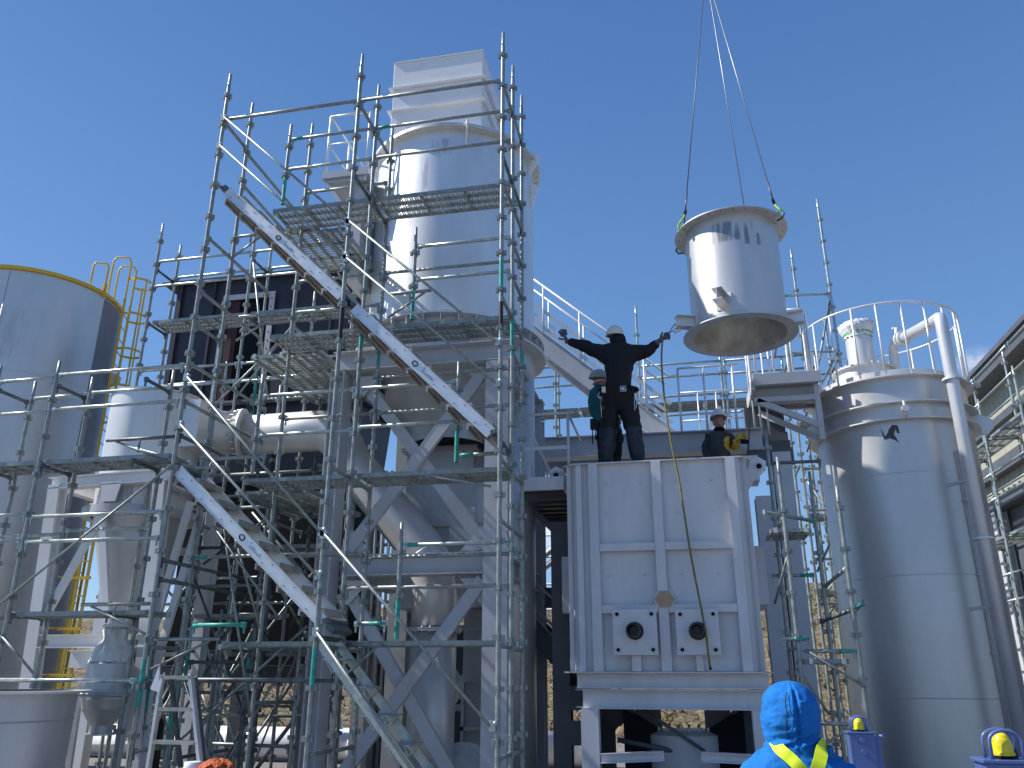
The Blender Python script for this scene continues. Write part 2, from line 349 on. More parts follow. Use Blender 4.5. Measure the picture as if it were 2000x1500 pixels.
# ------------------------------------------------------------ scaffolding kit
class Scaffold:
    def __init__(s, label, loc): s.t = thing('scaffold', loc, label, 'scaffold'); s.n = 0
    def post(s, x, y, z0, z1, off=.14, green=None, black=None, spigot=True, m='galv'):
        b = MB(); zt = z1-.2 if spigot else z1
        cuts = sorted([z0, zt]+[q for q in (green or ())+(black or ())])
        def mi(z):
            if green and green[0] <= z < green[1]: return 1
            if black and black[0] <= z < black[1]: return 2
            return 0
        for a, c in zip(cuts, cuts[1:]):
            if c-a > .001: b.path([(x, y, a), (x, y, c)], .0243, 10, mi((a+c)/2), cap=False)
        if spigot: b.path([(x, y, zt), (x, y, zt+.03), (x, y, z1)], [.0243, .020, .018], 10)
        k = math.ceil((z0+.05-off)/.45)
        while off+.45*k < zt:
            z = off+.45*k
            b.lathe((x, y, z), [(.0245, -.016), (.031, -.014), (.031, .014), (.0245, .016)], 8)
            for dx, dy in ((1, 0), (-1, 0), (0, 1), (0, -1)):
                cx, cy = x+dx*.042, y+dy*.042
                b.box(cx-.014-.004*abs(dy), cx+.014+.004*abs(dy), cy-.014-.004*abs(dx), cy+.014+.004*abs(dx), z-.024, z+.026)
            k += 1
        s.n += 1
        return b.build('upright_post', [m, 'teal', 'blackband'], s.t)
    def pipe(s, a, b, name='ledger', m='galv', r=.0214, ends=None, wedge=True):
        a, b = V(a), V(b); d = (b-a).normalized(); k = MB()
        a2, b2 = (a+d*.035, b-d*.035) if wedge else (a, b)
        k.tube(a2, b2, r, 10)
        if ends is not None:
            if ends & 1: k.tube(a2, a2+d*.16, r+.001, 10, mi=1)
            if ends & 2: k.tube(b2-d*.16, b2, r+.001, 10, mi=1)
        if wedge:
            for p, e in ((a2, 1), (b2, -1)):
                k.bar(p-d*e*.005, p+d*e*.045, .034, .056, (0, 0, 1)); q = p+d*e*.012
                k.box(q.x-.009, q.x+.009, q.y-.009, q.y+.009, q.z-.085, q.z-.02)
        return k.build(name, [m, 'teal'], s.t)
    def deck(s, x0, x1, y0, y1, z, m='deck'):
        """steel plank, long side along the larger extent, hung with hooks"""
        k = MB(); lx = x1-x0 > y1-y0
        def bx(a0, a1, b0, b1, z0, z1, mi=0):
            if lx: k.box(a0, a1, b0, b1, z0, z1, mi)
            else: k.box(b0, b1, a0, a1, z0, z1, mi)
        A0, A1, B0, B1 = (x0, x1, y0, y1) if lx else (y0, y1, x0, x1)
        w = B1-B0
        for q in (0, .333, .667, 1):
            c = B0+.012+(w-.024)*q; bx(A0, A1, c-.011, c+.011, z-.045, z+.004, 1)
        for q in (0, .333, .667, 1):
            c = A0+.015+(A1-A0-.03)*q; bx(c-.014, c+.014, B0+.012, B1-.012, z-.040, z-.002, 1)
        n = int((A1-A0)/.034)
        for i in range(n):
            c = A0+.03+(A1-A0-.06)*i/(n-1)
            for j in range(3):
                b0 = B0+.024+(w-.024)*j/3; b1 = b0+(w-.024)/3-.024
                bx(c-.0092, c+.0092, b0, b1, z-.008+.010*(i % 2), z-.004+.010*(i % 2))
        for q in (0, 1):
            for bb in (B0+.06, B1-.06):
                c = A0 if q == 0 else A1; bx(c-.03, c+.03, bb-.02, bb+.02, z-.05, z+.01)
        return k.build('deck_plank', [m, 'galv'], s.t)
    def bracket(s, x, y, z, dx, m='galv'):
        k = MB(); k.tube((x, y, z), (x+dx, y, z), .02); k.tube((x, y, z-.3), (x+dx*.85, y, z-.02), .014); k.tube((x+dx*.5, y, z), (x+dx*.5, y, z-.16), .012)
        return k.build('bracket', [m], s.t)
    def stair(s, a, b, w=.5, n=6):
        """flight from top a to bottom b (front string in plane a.y), width w away from the viewer"""
        a, b = V(a), V(b); fl = MB(); d = (b-a).normalized(); up = V((0, 0, 1))
        nrm = V((0, 1, 0)).cross(d).normalized()
        if nrm.z < 0: nrm = -nrm
        strs = []
        for i, y in enumerate((0, w)):
            o = V((0, y, 0)); k = MB(); k.bar(a+o, b+o, .022, .125, nrm)
            k.bar(a+o+nrm*.058, b+o+nrm*.058, .05, .008, nrm); k.bar(a+o-nrm*.058, b+o-nrm*.058, .05, .008, nrm)
            if i == 0:
                p = a.lerp(b, .47)+V((0, -.014, 0)); ring = [p+d*.035*cos(2*pi*q/16)+nrm*.026*sin(2*pi*q/16) for q in range(16)]
                k.path(ring, .006, 6, 1, closed=True)
                for q in range(6):
                    pp = a.lerp(b, .53+q*.012)+V((0, -.0125, 0)); k.bar(pp-nrm*.02, pp+nrm*random.uniform(.0, .02), .002, .008, d, 2)
            for q in range(n+1):
                p = a.lerp(b, (q+.5)/(n+1))
                for e, g_ in ((-.05, -.03), (.05, .03)): k.tube(p+d*e+nrm*g_+o+V((0, -.015, 0)), p+d*e+nrm*g_+o+V((0, -.010, 0)), .0065, 6, mi=1)
            strs.append(k)
        bm_ = strs[0]; o_ = len(bm_.v); bm_.v += strs[1].v; bm_.f += [[i+o_ for i in f_] for f_ in strs[1].f]; bm_.m += strs[1].m; bm_.s += strs[1].s
        f = bm_.build('stair_flight', ['alu', 'black', 'galvdark'], s.t)
        for q in range(n+1):
            p = a.lerp(b, (q+.5)/(n+1)); k = MB()
            k.box(p.x-.15, p.x+.13, p.y+.012, p.y+w-.012, p.z-.012, p.z+.018)
            k.box(p.x-.15, p.x-.13, p.y+.012, p.y+w-.012, p.z-.05, p.z-.012); k.box(p.x+.11, p.x+.13, p.y+.012, p.y+w-.012, p.z-.05, p.z-.012)
            for e in (-.09, -.03, .03): k.box(p.x+e, p.x+e+.012, p.y+.012, p.y+w-.012, p.z-.03, p.z-.012)
            k._build('tread', 'tread', f)
        for e, pp in ((1, a), (-1, b)):
            k = MB(); q = pp-d*.03*e
            k.tube(q+V((0, -.03, .03)), q+V((0, w+.03, .03)), .026, 10); k.bar(q-d*e*.06+V((0, .02, .0)), q-d*e*.06+V((0, w-.02, .0)), .10, .05, nrm)
            k.build('stair_hook', 'galvdark', f)
    def clampend(s, p):
        k = MB(); k.box(p.x-.03, p.x+.03, p.y-.055, p.y-.02, p.z-.045, p.z+.045); k.sphere((p.x+.03, p.y-.045, p.z+.02), .026, 8, 6)
        return k.build('clamp', 'galv2', s.t)

RX = (-1.74, -3.57, -5.41); R1, R2, R3 = 7.77, 8.36, 8.94
S = Scaffold('tall galvanised stair scaffold with aluminium stair flights in front of the silver tower', (-3.57, 8.36, 0))
gp = {(0, 0): ((5.56, 5.9), (5.1, 5.4)), (0, 1): ((5.0, 5.5), None), (0, 2): ((5.05, 5.3), None), (1, 0): ((1.5, 1.85), (5.1, 5.5)), (1, 1): ((5.25, 5.5), None),
      (1, 2): ((5.25, 5.6), None), (2, 0): ((1.3, 1.75), None), (2, 1): ((.9, 1.6), None)}
for i, x in enumerate(RX):
    for j, y in enumerate((R1, R2, R3)):
        if i == 2 and j == 2: continue
        g_, b_ = gp.get((i, j), (None, None))
        S.post(x, y, 0, 9.05 if (i, j) != (1, 2) else 8.84, green=g_, black=b_)
S.post(-4.79, R3, 0, 9.05)
S.post(-5.75, R3, 0, 4.80)
# short guard posts beside the stair openings
for (x, z0, z1) in ((-4.79, 7.36, 8.60), (-2.95, 5.56, 6.80), (-4.79, 3.80, 5.0), (-2.36, 3.80, 4.98), (-2.95, 1.96, 3.16)):
    S.post(x, R2, z0, z1, green=(z0, z0+.42) if x != -4.79 or z0 > 5 else None, black=None)
def led(x0, x1, y, z, m='galv', e=None): S.pipe((x0, y, z), (x1, y, z), m=m, ends=e)
# front row
led(RX[2], RX[1], R1, 8.33); led(RX[1], RX[0], R1, 8.33)
# second and third row guard rails
led(-4.79, RX[1], R2, 8.36, e=1); led(RX[1], RX[0], R2, 8.36, e=1)
led(-4.79, RX[1], R3, 7.905, e=None); led(RX[1], RX[0], R2, 7.90, 'galv')
led(-4.79, RX[1], R2, 7.89, 'galv2')
led(-2.95, RX[0], R2, 6.53, 'galv2'); led(-2.95, RX[0], R2, 6.08, 'galv2')
led(RX[1], RX[0], R3, 6.53); led(-4.79, RX[1], R3, 6.53); led(-4.79, RX[1], R3, 6.08)
led(-4.79, RX[1], R2, 4.73, 'galv2'); led(RX[1], -2.36, R2, 4.74, 'galv2'); led(-4.79, RX[1], R2, 4.24, 'galv2'); led(RX[1], -2.36, R2, 4.27, 'galv2')
led(-4.79, RX[1], R3, 4.62); led(RX[1], RX[0], R3, 4.62, e=None); led(RX[1], -1.74, R3, 5.08)
led(-2.95, RX[0], R2, 2.92, 'galv2', 3); led(-4.79, RX[1], R3, 2.92); led(RX[1], RX[0], R3, 2.88)
led(RX[2], RX[1], R2, 2.85, 'galv', 1); led(RX[1], RX[0], R2, 2.48, 'galv')
led(RX[2], RX[1], R3, 1.55, 'galvdark'); led(RX[2], RX[1], R1+.02, 1.56, 'galvdark'); led(-2.36, RX[0], R2, 3.88, 'galv', 1)
led(-3.35, -2.95, R1+.35, 2.10, 'galv2', 2); led(-4.95, -4.3, R1, 2.08, 'teal'); led(-5.2, -4.35, R1+.12, 3.85, 'galv')
# transoms running away from the viewer
for x in RX:
    for z in ((8.30, 7.27, 5.47, 3.67, 1.87, .9) if x != RX[2] else (8.30, 7.4, 5.47, 3.67, 1.87, .9)):
        S.pipe((x, R1, z), (x, R2, z), 'transom', m='galvdark' if z in (7.27,) else 'galv')
        if x != RX[2]: S.pipe((x, R2, z-.01), (x, R3, z-.01), 'transom', m='galvdark' if z == 7.27 else 'galv', ends=1 if z == 5.47 else None)
for z in (8.24, 7.74): S.pipe((RX[2], R2, z), (RX[2], 9.9, z), 'transom')
for z in (6.62, 5.9): S.pipe((RX[2], R1, z), (RX[2], 9.3, z), 'transom')
for z in (4.98, 4.52, 4.12): S.pipe((RX[2], R1, z), (RX[2]+.02, 9.6, z), 'transom', m='galvdark' if z < 4.2 else 'galv')
for z in (6.95, 3.05): S.pipe((RX[0], R1, z), (RX[0], R3, z), 'transom')
for z in (6.45, 6.0): S.pipe((RX[0], R2, z), (RX[0], R3, z), 'transom')
for z in (2.75, 2.55): S.pipe((RX[2], R1, z), (RX[2], 9.8, z), 'transom', m='galvdark')
S.pipe((-4.79, R3, 7.75), (-4.79, 10.0, 7.75), 'transom'); S.pipe((-4.79, R3, 5.9), (-4.79, 10.6, 5.9), 'transom')
# decks
for z, xs in ((7.34, (-5.0, -3.57, -1.74)), (5.54, (-4.85, -3.57, -1.74)), (3.74, (-4.95, -3.57, -1.74)), (1.94, (-5.0, -3.57, -1.74))):
    for x0, x1 in zip(xs, xs[1:]): S.deck(x0+.05, x1-.05, R2+.06, R3-.03, z)
S.deck(-5.05, -4.55, 8.95, 10.15, 7.33); S.deck(-4.53, -4.2, 9.0, 10.1, 7.33)
S.deck(-5.35, -4.85, 8.98, 10.9, 5.53); S.deck(-4.83, -4.40, 8.98, 10.9, 5.53)
S.deck(-5.35, -4.85, 8.98, 10.6, 3.73); S.deck(-4.8, -4.35, 8.98, 10.6, 3.73)
S.deck(-5.35, -4.9, 8.98, 10.6, 1.93)
# stair flights
S.stair((-5.24, R1+.03, 7.26), (-3.60, R1+.03, 5.66)); S.stair((-3.44, R1+.03, 5.50), (-1.84, R1+.03, 3.94))
S.stair((-5.36, R1+.03, 3.72), (-3.52, R1+.03, 2.10))
for yy in (R1+.03, R1+.50):
    k = MB(); k.bar((-3.55, yy, 1.92), (-1.95, yy, .12), .03, .085); fd_ = k.build('stair_flight', 'galv2', S.t)
for q in range(7):
    k = MB(); x = -3.38+.225*q; z = 1.75-.253*q; k.box(x-.13, x+.12, R1+.05, R1+.485, z-.006, z+.010)
    for yy in (R1+.07, R1+.47): k.bar((x+.1, yy, z-.006), (x-.02, yy, z-.12), .012, .012, (0, 1, 0)); k.bar((x-.1, yy, z-.006), (x-.02, yy, z-.12), .012, .012, (0, 1, 0))
    k._build('tread', 'galv2', fd_)
k = MB(); k.tube((-3.55, R1, 1.95), (-3.55, R1+.55, 1.95), .024); k.build('stair_hook', 'galvdark', fd_)
# sloping hand rails on the stair side
for (a, b, m) in (((-5.38, 8.33), (-3.60, 6.60), 'galv2'), ((-5.38, 7.90), (-3.60, 6.14), 'galv2'), ((-3.54, 6.58), (-1.78, 4.92), 'galv2'), ((-3.54, 6.10), (-1.78, 4.46), 'galv2'),
                  ((-5.36, 4.78), (-3.60, 2.98), 'galv2'), ((-5.36, 4.22), (-3.60, 2.55), 'galv'), ((-3.54, 2.95), (-1.80, 1.18), 'galv'), ((-3.54, 2.0), (-2.3, .55), 'galv')):
    p, q = V((a[0], R1-.05, a[1])), V((b[0], R1-.05, b[1])); S.pipe(p, q, 'hand_rail', m='galv', r=.015, wedge=False); S.clampend(p+V((-.02, .05, 0))); S.clampend(q+V((.02, .05, 0)))
for (a, b) in (((-5.40, R1-.06, 3.75), (-7.35, R1-.06, 2.2)), ((-5.2, R2, 3.2), (-4.3, R2, 2.2)), ((-5.35, R3, 3.4), (-4.8, R3, 2.1)), ((-5.1, R2, 3.3), (-4.5, R2, 1.2)),
               ((-2.6, R1+.3, 3.6), (-1.9, R1+.3, 3.45)), ((-5.4, R2+.1, .9), (-4.0, R2+.1, 2.1))):
    S.pipe(a, b, 'diagonal_brace', m='galv', r=.014, wedge=False)
for (x, y, z, dx) in ((RX[2], R2, 6.95, .45), (-5.35, R1+.1, 3.75, .5), (-4.9, R1+.1, 5.55, .55), (-3.5, R2, 1.9, .4), (RX[2], R1+.1, 1.95, .75), (-3.1, R1+.2, 5.72, .5)): S.bracket(x, y, z, dx)

# low scaffold on the left, in front of the cyclone
T = Scaffold('low galvanised scaffold at the far left in front of the cyclone and big silo', (-7.1, 8.0, 0))
for (x, y, z1) in ((-7.13, R1, 5.13), (-7.95, R1, 5.13), (-7.95, 8.34, 5.13), (-7.12, 8.34, 5.13), (-5.96, 8.30, 5.12), (-8.9, R1, 5.13)): T.post(x, y, 0, z1, black=None)
T.post(-6.5, 8.9, 0, 3.9); T.post(-6.15, 9.0, 0, 2.1, green=(1.2, 1.7))
for (x0, x1, y, z) in ((-8.9, -7.95, R1, 4.92), (-7.95, -7.13, R1, 4.92), (-7.13, -5.43, R1, 4.95), (-7.95, -7.12, 8.34, 4.90), (-7.12, -5.96, 8.34, 4.92),
                       (-7.95, -7.13, R1, 4.50), (-7.13, -5.43, R1, 4.52), (-7.95, -7.13, R1, 3.29), (-7.13, -5.43, R1, 3.26), (-7.13, -5.43, R1, 2.98), (-7.95, -7.13, R1, 3.0),
                       (-8.6, -7.12, 8.34, 3.16), (-7.12, -5.96, 8.34, 3.2), (-7.13, -5.43, R1-.03, 1.55), (-8.4, -7.13, R1-.03, 1.53), (-7.12, -5.9, 8.34, 1.4)):
    T.pipe((x0, y, z), (x1, y, z), m='galv2')
for x in (-7.95, -7.13, -5.96):
    for z in (4.83, 3.86, 2.2): T.pipe((x, R1, z), (x, 8.32, z), 'transom', m='galvdark')
for x0, x1 in ((-8.9, -7.97), (-7.95, -7.15), (-7.13, -5.5)):
    for z in (3.93, 2.24): T.deck(x0+.03, x1-.03, R1+.07, 8.28, z)
T.pipe((-7.20, R1-.04, 2.05), (-6.65, R1-.04, 1.62), 'diagonal_brace', r=.014, wedge=False)
T.pipe((-5.5, 8.1, 3.9), (-6.2, 8.1, 4.1), 'diagonal_brace', r=.014, wedge=False)
T.bracket(-5.45, R1, 4.1, -.85, 'galvdark'); T.bracket(-5.45, R1, 2.3, -.8)

# scaffold round the dark steel casing
B = Scaffold('galvanised scaffold standing against the dark steel casing', (-6.5, 11.0, 0))
bxs = (-8.32, -6.56, -4.74)
for x in bxs:
    B.post(x, 10.7, 0, 8.86 if x == bxs[0] else 8.6, off=.42); B.post(x, 11.25, 0, 8.75, off=.42, green=(5.4, 6.2) if x == bxs[1] else None)
B.post(-7.45, 10.75, 0, 2.2, off=.42); B.post(-6.9, 10.9, 0, 6.3, off=.42, m='galv2'); B.post(-5.6, 10.3, 0, 5.6, off=.42, black=(4.3, 4.6)); B.post(-5.85, 9.85, 0, 2.4, off=.3); B.post(-5.5, 10.9, 0, 7.4)
for x0, x1 in zip(bxs, bxs[1:]):
    for y, z in ((10.7, 8.13), (10.7, 7.67), (11.25, 8.11), (10.7, 6.17), (10.7, 5.87), (11.25, 6.12), (11.25, 5.75), (10.7, 4.4), (10.7, 3.9), (10.7, 2.9), (11.25, 2.6), (11.25, 4.2), (10.7, 1.1)):
        B.pipe((x0, y, z), (x1, y, z), m='galv2' if z > 5 else 'galv')
    B.deck(x0+.05, x1-.05, 10.76, 11.2, 7.07); B.deck(x0+.05, x1-.05, 10.76, 11.2, 3.35); B.deck(x0+.05, x1-.05, 10.76, 11.2, 1.9)
for x in bxs:
    for z in (8.0, 7.02, 5.6, 3.3, 1.85): B.pipe((x, 10.7, z), (x, 11.25, z), 'transom', m='galvdark')
for (a, b) in (((-6.5, 10.65, 7.9), (-6.0, 10.65, 5.6)), ((-6.5, 10.65, 5.6), (-5.5, 10.65, 7.0)), ((-6.9, 10.6, 5.4), (-5.9, 10.6, 6.4)), ((-5.4, 10.65, 8.2), (-4.8, 10.65, 7.2)),
               ((-8.3, 10.65, 1.0), (-6.6, 10.65, 3.2)), ((-6.56, 10.65, 1.0), (-4.8, 10.65, 3.2)), ((-8.2, 10.65, 3.6), (-6.6, 10.65, 2.2)), ((-6.5, 11.2, 3.8), (-5.2, 11.2, 2.0)),
               ((-6.0, 10.6, 3.8), (-4.9, 10.6, 2.7)), ((-6.6, 10.6, 1.6), (-5.6, 10.6, .1)), ((-7.6, 10.6, .1), (-6.7, 10.6, 1.7)), ((-5.9, 10.2, .1), (-4.9, 10.2, 1.6))):
    B.pipe(a, b, 'diagonal_brace', m='galv', r=.017, wedge=False)

# ------------------------------------------------------------ silver tower
TC = (-3.21, 10.92)
t = thing('tower', (TC[0], TC[1], 3.7), 'tall round silver tower on a steel frame behind the stair scaffold', 'tower')
c = (TC[0], TC[1], 0)
b = MB(); b.lathe(c, [(1.25, 6.28), (1.25, 9.27)], 96); b.lathe(c, [(1.253, 8.02), (1.256, 8.03), (1.253, 8.04)], 96)
b.build('shell', 'tower', t)
b = MB(); b.lathe(c, [(1.25, 9.24), (1.36, 9.24), (1.36, 9.262), (1.25, 9.262)], 96); b.lathe(c, [(1.25, 9.266), (1.36, 9.266), (1.36, 9.288), (.2, 9.30)], 96)
bolts(b, c, 1.315, 9.215, 48, .014, .025); b.build('top_flange', 'silver', t)
b = MB(); b.lathe(c, [(1.25, 6.20), (1.40, 6.20), (1.40, 6.225), (1.25, 6.225)], 96); b.lathe(c, [(1.25, 6.225), (1.25, 6.28)], 96)
b.lathe(c, [(1.25, 6.03), (1.25, 6.2)], 96); b.lathe(c, [(1.25, 6.0), (1.42, 6.0), (1.42, 6.03), (1.25, 6.03)], 96)
for i in range(36):
    a = 2*pi*i/36; d = V((cos(a), sin(a), 0)); p = V(c)+d*1.25; b.bar(p+V((0, 0, 6.115)), p+d*.14+V((0, 0, 6.115)), .012, .168)
b.build('base_ring', 'silver', t)
b = MB(); b.lathe(c, [(1.25, 6.0), (1.24, 5.7)], 96); b.lathe(c, [(1.24, 5.7), (.55, 4.9), (.55, 4.7)], 64); b.build('cone', 'silver_dull', t)
for ang in (205, 292, 350):
    a = rad(ang); d = V((cos(a), sin(a), 0)); p = V(c)+d*1.25; n_ = V((-sin(a), cos(a), 0))*.012; k = MB()
    k.prism([p+V((0, 0, 9.0))-n_, p+d*.02+V((0, 0, 8.95))-n_, p+d*.13+V((0, 0, 9.14))-n_, p+d*.19+V((0, 0, 9.2))-n_, p+d*.2+V((0, 0, 9.29))-n_, p+d*.14+V((0, 0, 9.33))-n_, p+d*.08+V((0, 0, 9.3))-n_], n_*2)
    q = p+d*.14+V((0, 0, 9.25)); k.tube(q-n_*2.2, q+n_*2.2, .028, 12)
    k.build('lifting_lug', 'white', t)
p = V((TC[0]+1.245, TC[1]-.1, 8.75)); k = MB(); n_ = V((0, .02, 0)); k.prism([p-n_+V((0, 0, -.35)), p-n_+V((.10, 0, -.05)), p-n_+V((.13, 0, .05)), p-n_+V((.09, 0, .11)), p-n_+V((0, 0, .12))], n_*2); k.build('lifting_lug', 'white', t)
# small nozzle and pipe beside the base ring (right)
k = MB(); k.path([(-2.32, 11.0, 5.9), (-2.32, 11.0, .0)], .36, 40); k.build('side_pipe', 'silver', t)
# square duct below the cone
k = MB(); k.box(-3.85, -2.85, 11.0, 12.0, 2.5, 4.75); k.build('square_duct', 'silver_dull', t)
k = MB()
for z in (4.7, 3.6, 2.5): k.box(-3.92, -2.78, 10.93, 12.05, z-.03, z+.03)
k.build('duct_flange', 'silver_dull', t)
k = MB(); k.box(-3.02, -2.35, 11.3, 12.3, .0, 2.5); k.build('lower_casing', 'frame', t)
k = MB()
for z in (1.55, 2.2, .95): k.box(-3.02, -2.35, 11.24, 11.299, z-.025, z+.025)
for x in (-3.0, -2.68, -2.37): k.box(x-.02, x+.02, 11.24, 11.298, .0, 1.53)
k.build('casing_rib', 'frame', t)
k = MB(); k.box(-3.05, -2.7, 10.55, 10.575, 3.3, 3.75); k.build('plate', 'frame', t)

# white square stack duct on top of the tower
t = thing('stack_duct', (-3.29, 10.7, 9.3), 'white square duct box with flanges standing on top of the silver tower', 'duct')
X0, X1, Y0, Y1 = -4.02, -2.56, 9.97, 11.45
b = MB(); b.box(X0, X1, Y0, Y1, 9.305, 9.92); b.box(X0+.008, X1-.008, Y0+.008, Y1-.008, 9.92, 10.36); b.box(X0, X1, Y0, Y1, 10.36, 10.86)
b.build('casing', 'white', t, .004)
b = MB()
for z in (9.915, 10.35):
    b.box(X0-.055, X1+.055, Y0-.055, Y0, z-.006, z+.006); b.box(X0-.055, X1+.055, Y1, Y1+.055, z-.006, z+.006)
    b.box(X0-.055, X0, Y0, Y1, z-.006, z+.006); b.box(X1, X1+.055, Y0, Y1, z-.006, z+.006)
    for i in range(11):
        x = X0+.07+(X1-X0-.14)*i/10; b.tube((x, Y0-.035, z-.02), (x, Y0-.035, z+.02), .008, 6)
        y = Y0+.07+(Y1-Y0-.14)*i/10; b.tube((X1+.035, y, z-.02), (X1+.035, y, z+.02), .008, 6)
b.build('flange', 'white', t)
b = MB(); b.box(X0-.01, X1+.01, Y0-.02, Y1+.02, 10.862, 10.875)
for x in (X0+.45, X1-.48): b.tube((x, Y0+.05, 10.87), (x, Y0+.05, 10.94), .008, 6)
b.build('lid', 'white', t)
b = MB(); b.box(X1+.001, X1+.05, Y1-.16, Y1-.02, 9.6, 10.3)
for z in (9.75, 9.95, 10.15): b.tube((X1+.03, Y1-.1, z), (X1+.1, Y1-.1, z), .02, 8)
b.build('cable_box', 'frame', t)

# support frame of the tower
t = thing('steel_frame', (-3.15, 10.6, 0), 'light grey cross-braced steel frame carrying the silver tower', 'steel frame')
FX = (-4.15, -2.13)
for x in FX:
    for y in (9.45, 11.9):
        b = MB()
        if x < -3 and y < 10: b.ibeam((x-.12, y, 0), (x-.12, y, 5.35), .29, .20, .018, (1, 0, 0))
        else: b.ibeam((x, y, 0), (x, y, 5.35), .29, .29, .018, (0, 1, 0))
        b.build('column', 'frame', t)
for (y) in (9.45, 11.9):
    b = MB(); b.ibeam((FX[0]-.2, y, 5.5), (FX[1]+.16, y, 5.5), .28, .27, .016); b.build('beam', 'frame', t)
    b = MB(); b.ibeam((FX[0]+.146, y, 2.85), (FX[1]-.146, y, 2.85), .25, .25, .014); b.build('beam', 'frame', t)
for x in FX:
    b = MB(); b.ibeam((x, 9.595, 5.5), (x, 11.755, 5.5), .25, .26, .014, (0, 0, 1)); b.build('beam', 'frame', t)
    b = MB(); b.ibeam((x, 9.6, 2.85), (x, 11.75, 2.85), .2, .24, .014); b.build('beam', 'frame', t)
b = MB(); b.box(-4.1, -2.2, 9.5, 11.9, 5.642, 5.66); b.build('top_plate', 'frame', t)
b = MB(); b.ibeam((-3.9, 9.78, 5.76), (-2.25, 9.78, 5.76), .2, .19, .012)
for i in range(6): b.box(-3.9+.33*i-.006, -3.9+.33*i+.006, 9.69, 9.775, 5.69, 5.83)
b.build('ring_girder', 'silver', t)
for (a, bb) in (((-4.0, 5.28), (-2.25, 3.0)), ((-2.3, 5.28), (-4.02, 3.0)), ((-4.05, 2.66), (-2.35, .15)), ((-2.3, 2.66), (-4.0, .4))):
    for y in (9.45, 11.9):
        k = MB(); o = .05 if a[0] < -3 else -.03
        k.ibeam((a[0], y+o, a[1]), (bb[0], y+o, bb[1]), .07, .15, .01, (0, 0, 1)); k.bar((a[0], y+o-.03, a[1]), (bb[0], y+o-.03, bb[1]), .006, .14, (0, 0, 1)); k.build('cross_brace', 'frame', t)
for (x, z, s_) in ((-4.0, 5.3, 1), (-2.28, 5.3, -1), (-4.0, 2.68, 1), (-2.28, 2.68, -1), (-4.0, 3.0, 1), (-2.28, 3.0, -1)):
    k = MB(); dz = -.28 if z not in (3.0,) else .28
    k.prism([(x, 9.42, z), (x+s_*.3, 9.42, z), (x+s_*.06, 9.42, z+dz), (x, 9.42, z+dz)], (0, .012, 0)); k.build('gusset', 'frame', t)
# dark H column at the right of the frame (stands free beside the furnace)
t = thing('steel_column', (-1.55, 10.9, 0), 'dark steel column with bolted brackets between the scaffold and the furnace', 'column')
b = MB(); b.ibeam((-1.6, 10.9, 0), (-1.6, 10.9, 3.55), .22, .25, .016, (0, 1, 0)); b.build('post', 'darkframe', t)
for z in (3.0, 1.35, .95):
    k = MB(); k.box(-1.49, -1.30, 10.76, 10.79, z-.14, z+.14); k.tube((-1.36, 10.74, z+.06), (-1.36, 10.82, z+.06), .05, 12); k.tube((-1.36, 10.74, z-.06), (-1.36, 10.82, z-.06), .05, 12); k.build('bracket', 'darkframe', t)

# platform on brackets at the left of the tower head
t = thing('access_platform', (-4.6, 9.9, 8.4), 'small grey bracketed platform with white guard rails at the left of the tower head', 'platform')
k = MB(); k.box(-4.95, -4.25, 9.75, 11.2, 8.72, 8.75); k.box(-4.97, -4.23, 9.72, 9.75, 8.67, 8.79); k.box(-4.98, -4.95, 9.75, 11.2, 8.68, 8.79); k.build('floor', 'frame', t)
k = MB()
for y in (9.8, 10.6): k.bar((-4.93, y, 8.66), (-4.3, y, 8.66), .06, .1); k.bar((-4.9, y, 8.6), (-4.42, y, 7.9), .06, .06)
k.box(-4.55, -4.36, 9.9, 11.1, 7.0, 8.6); k.build('bracket', 'frame', t)
k = MB(); zt = 9.82
for (x, y) in ((-4.93, 9.76), (-4.28, 9.76), (-4.93, 10.5), (-4.93, 11.15)): k.tube((x, y, 8.75), (x, y, zt), .017, 8)
for z, r in ((zt, .017), (9.3, .012)):
    k.tube((-4.93, 9.76, z), (-4.28, 9.76, z), r, 8); k.tube((-4.93, 9.76, z), (-4.93, 11.15, z), r, 8)
k.build('guard_rail', 'rail', t)

# ------------------------------------------------------------ silver duct between cyclone and tower
t = thing('duct', (-5.9, 10.1, 4.6), 'fat silver duct running from the cyclone through an elbow down behind the tower frame', 'duct')
k = MB(); k.path([(-6.75, 9.62, 4.82), (-6.0, 10.0, 4.80)], .30, 40); k.build('section', 'silver', t)
k = MB(); k.path([(-5.97, 10.02, 4.80), (-5.93, 10.03, 4.80)], .36, 40); bolts(k, (0, 0, 0), 0, 0, 0)
for i in range(20):
    a = 2*pi*i/20; p = V((-5.98, 10.0, 4.8))+V((.15*cos(a)*0, .33*cos(a), .33*sin(a))); k.tube(p-V((.03, 0, 0)), p+V((.06, 0, 0)), .012, 6)
k.build('flange', 'silver', t)
k = MB(); k.path([(-5.92, 10.1, 4.80), (-5.0, 10.2, 4.84), (-4.76, 10.2, 4.83), (-4.56, 10.21, 4.67), (-4.40, 10.22, 4.37), (-3.34, 10.22, 3.19), (-3.18, 10.22, 2.93), (-3.13, 10.22, 2.6), (-3.12, 10.22, 2.18)], .284, 44); k.build('pipe_run', 'silver', t)
k = MB()
for p_, d_ in (((-4.78, 10.2, 4.83), (.2, 0, -.05)), ((-4.50, 10.21, 4.57), (.17, 0, -.26)), ((-3.27, 10.22, 3.08), (.17, 0, -.26)), ((-3.15, 10.22, 2.78), (.04, 0, -.3))):
    d_ = V(d_).normalized(); k.path([V(p_)-d_*.004, V(p_)+d_*.004], .289, 44)
k.build('weld_seam', 'silver', t)
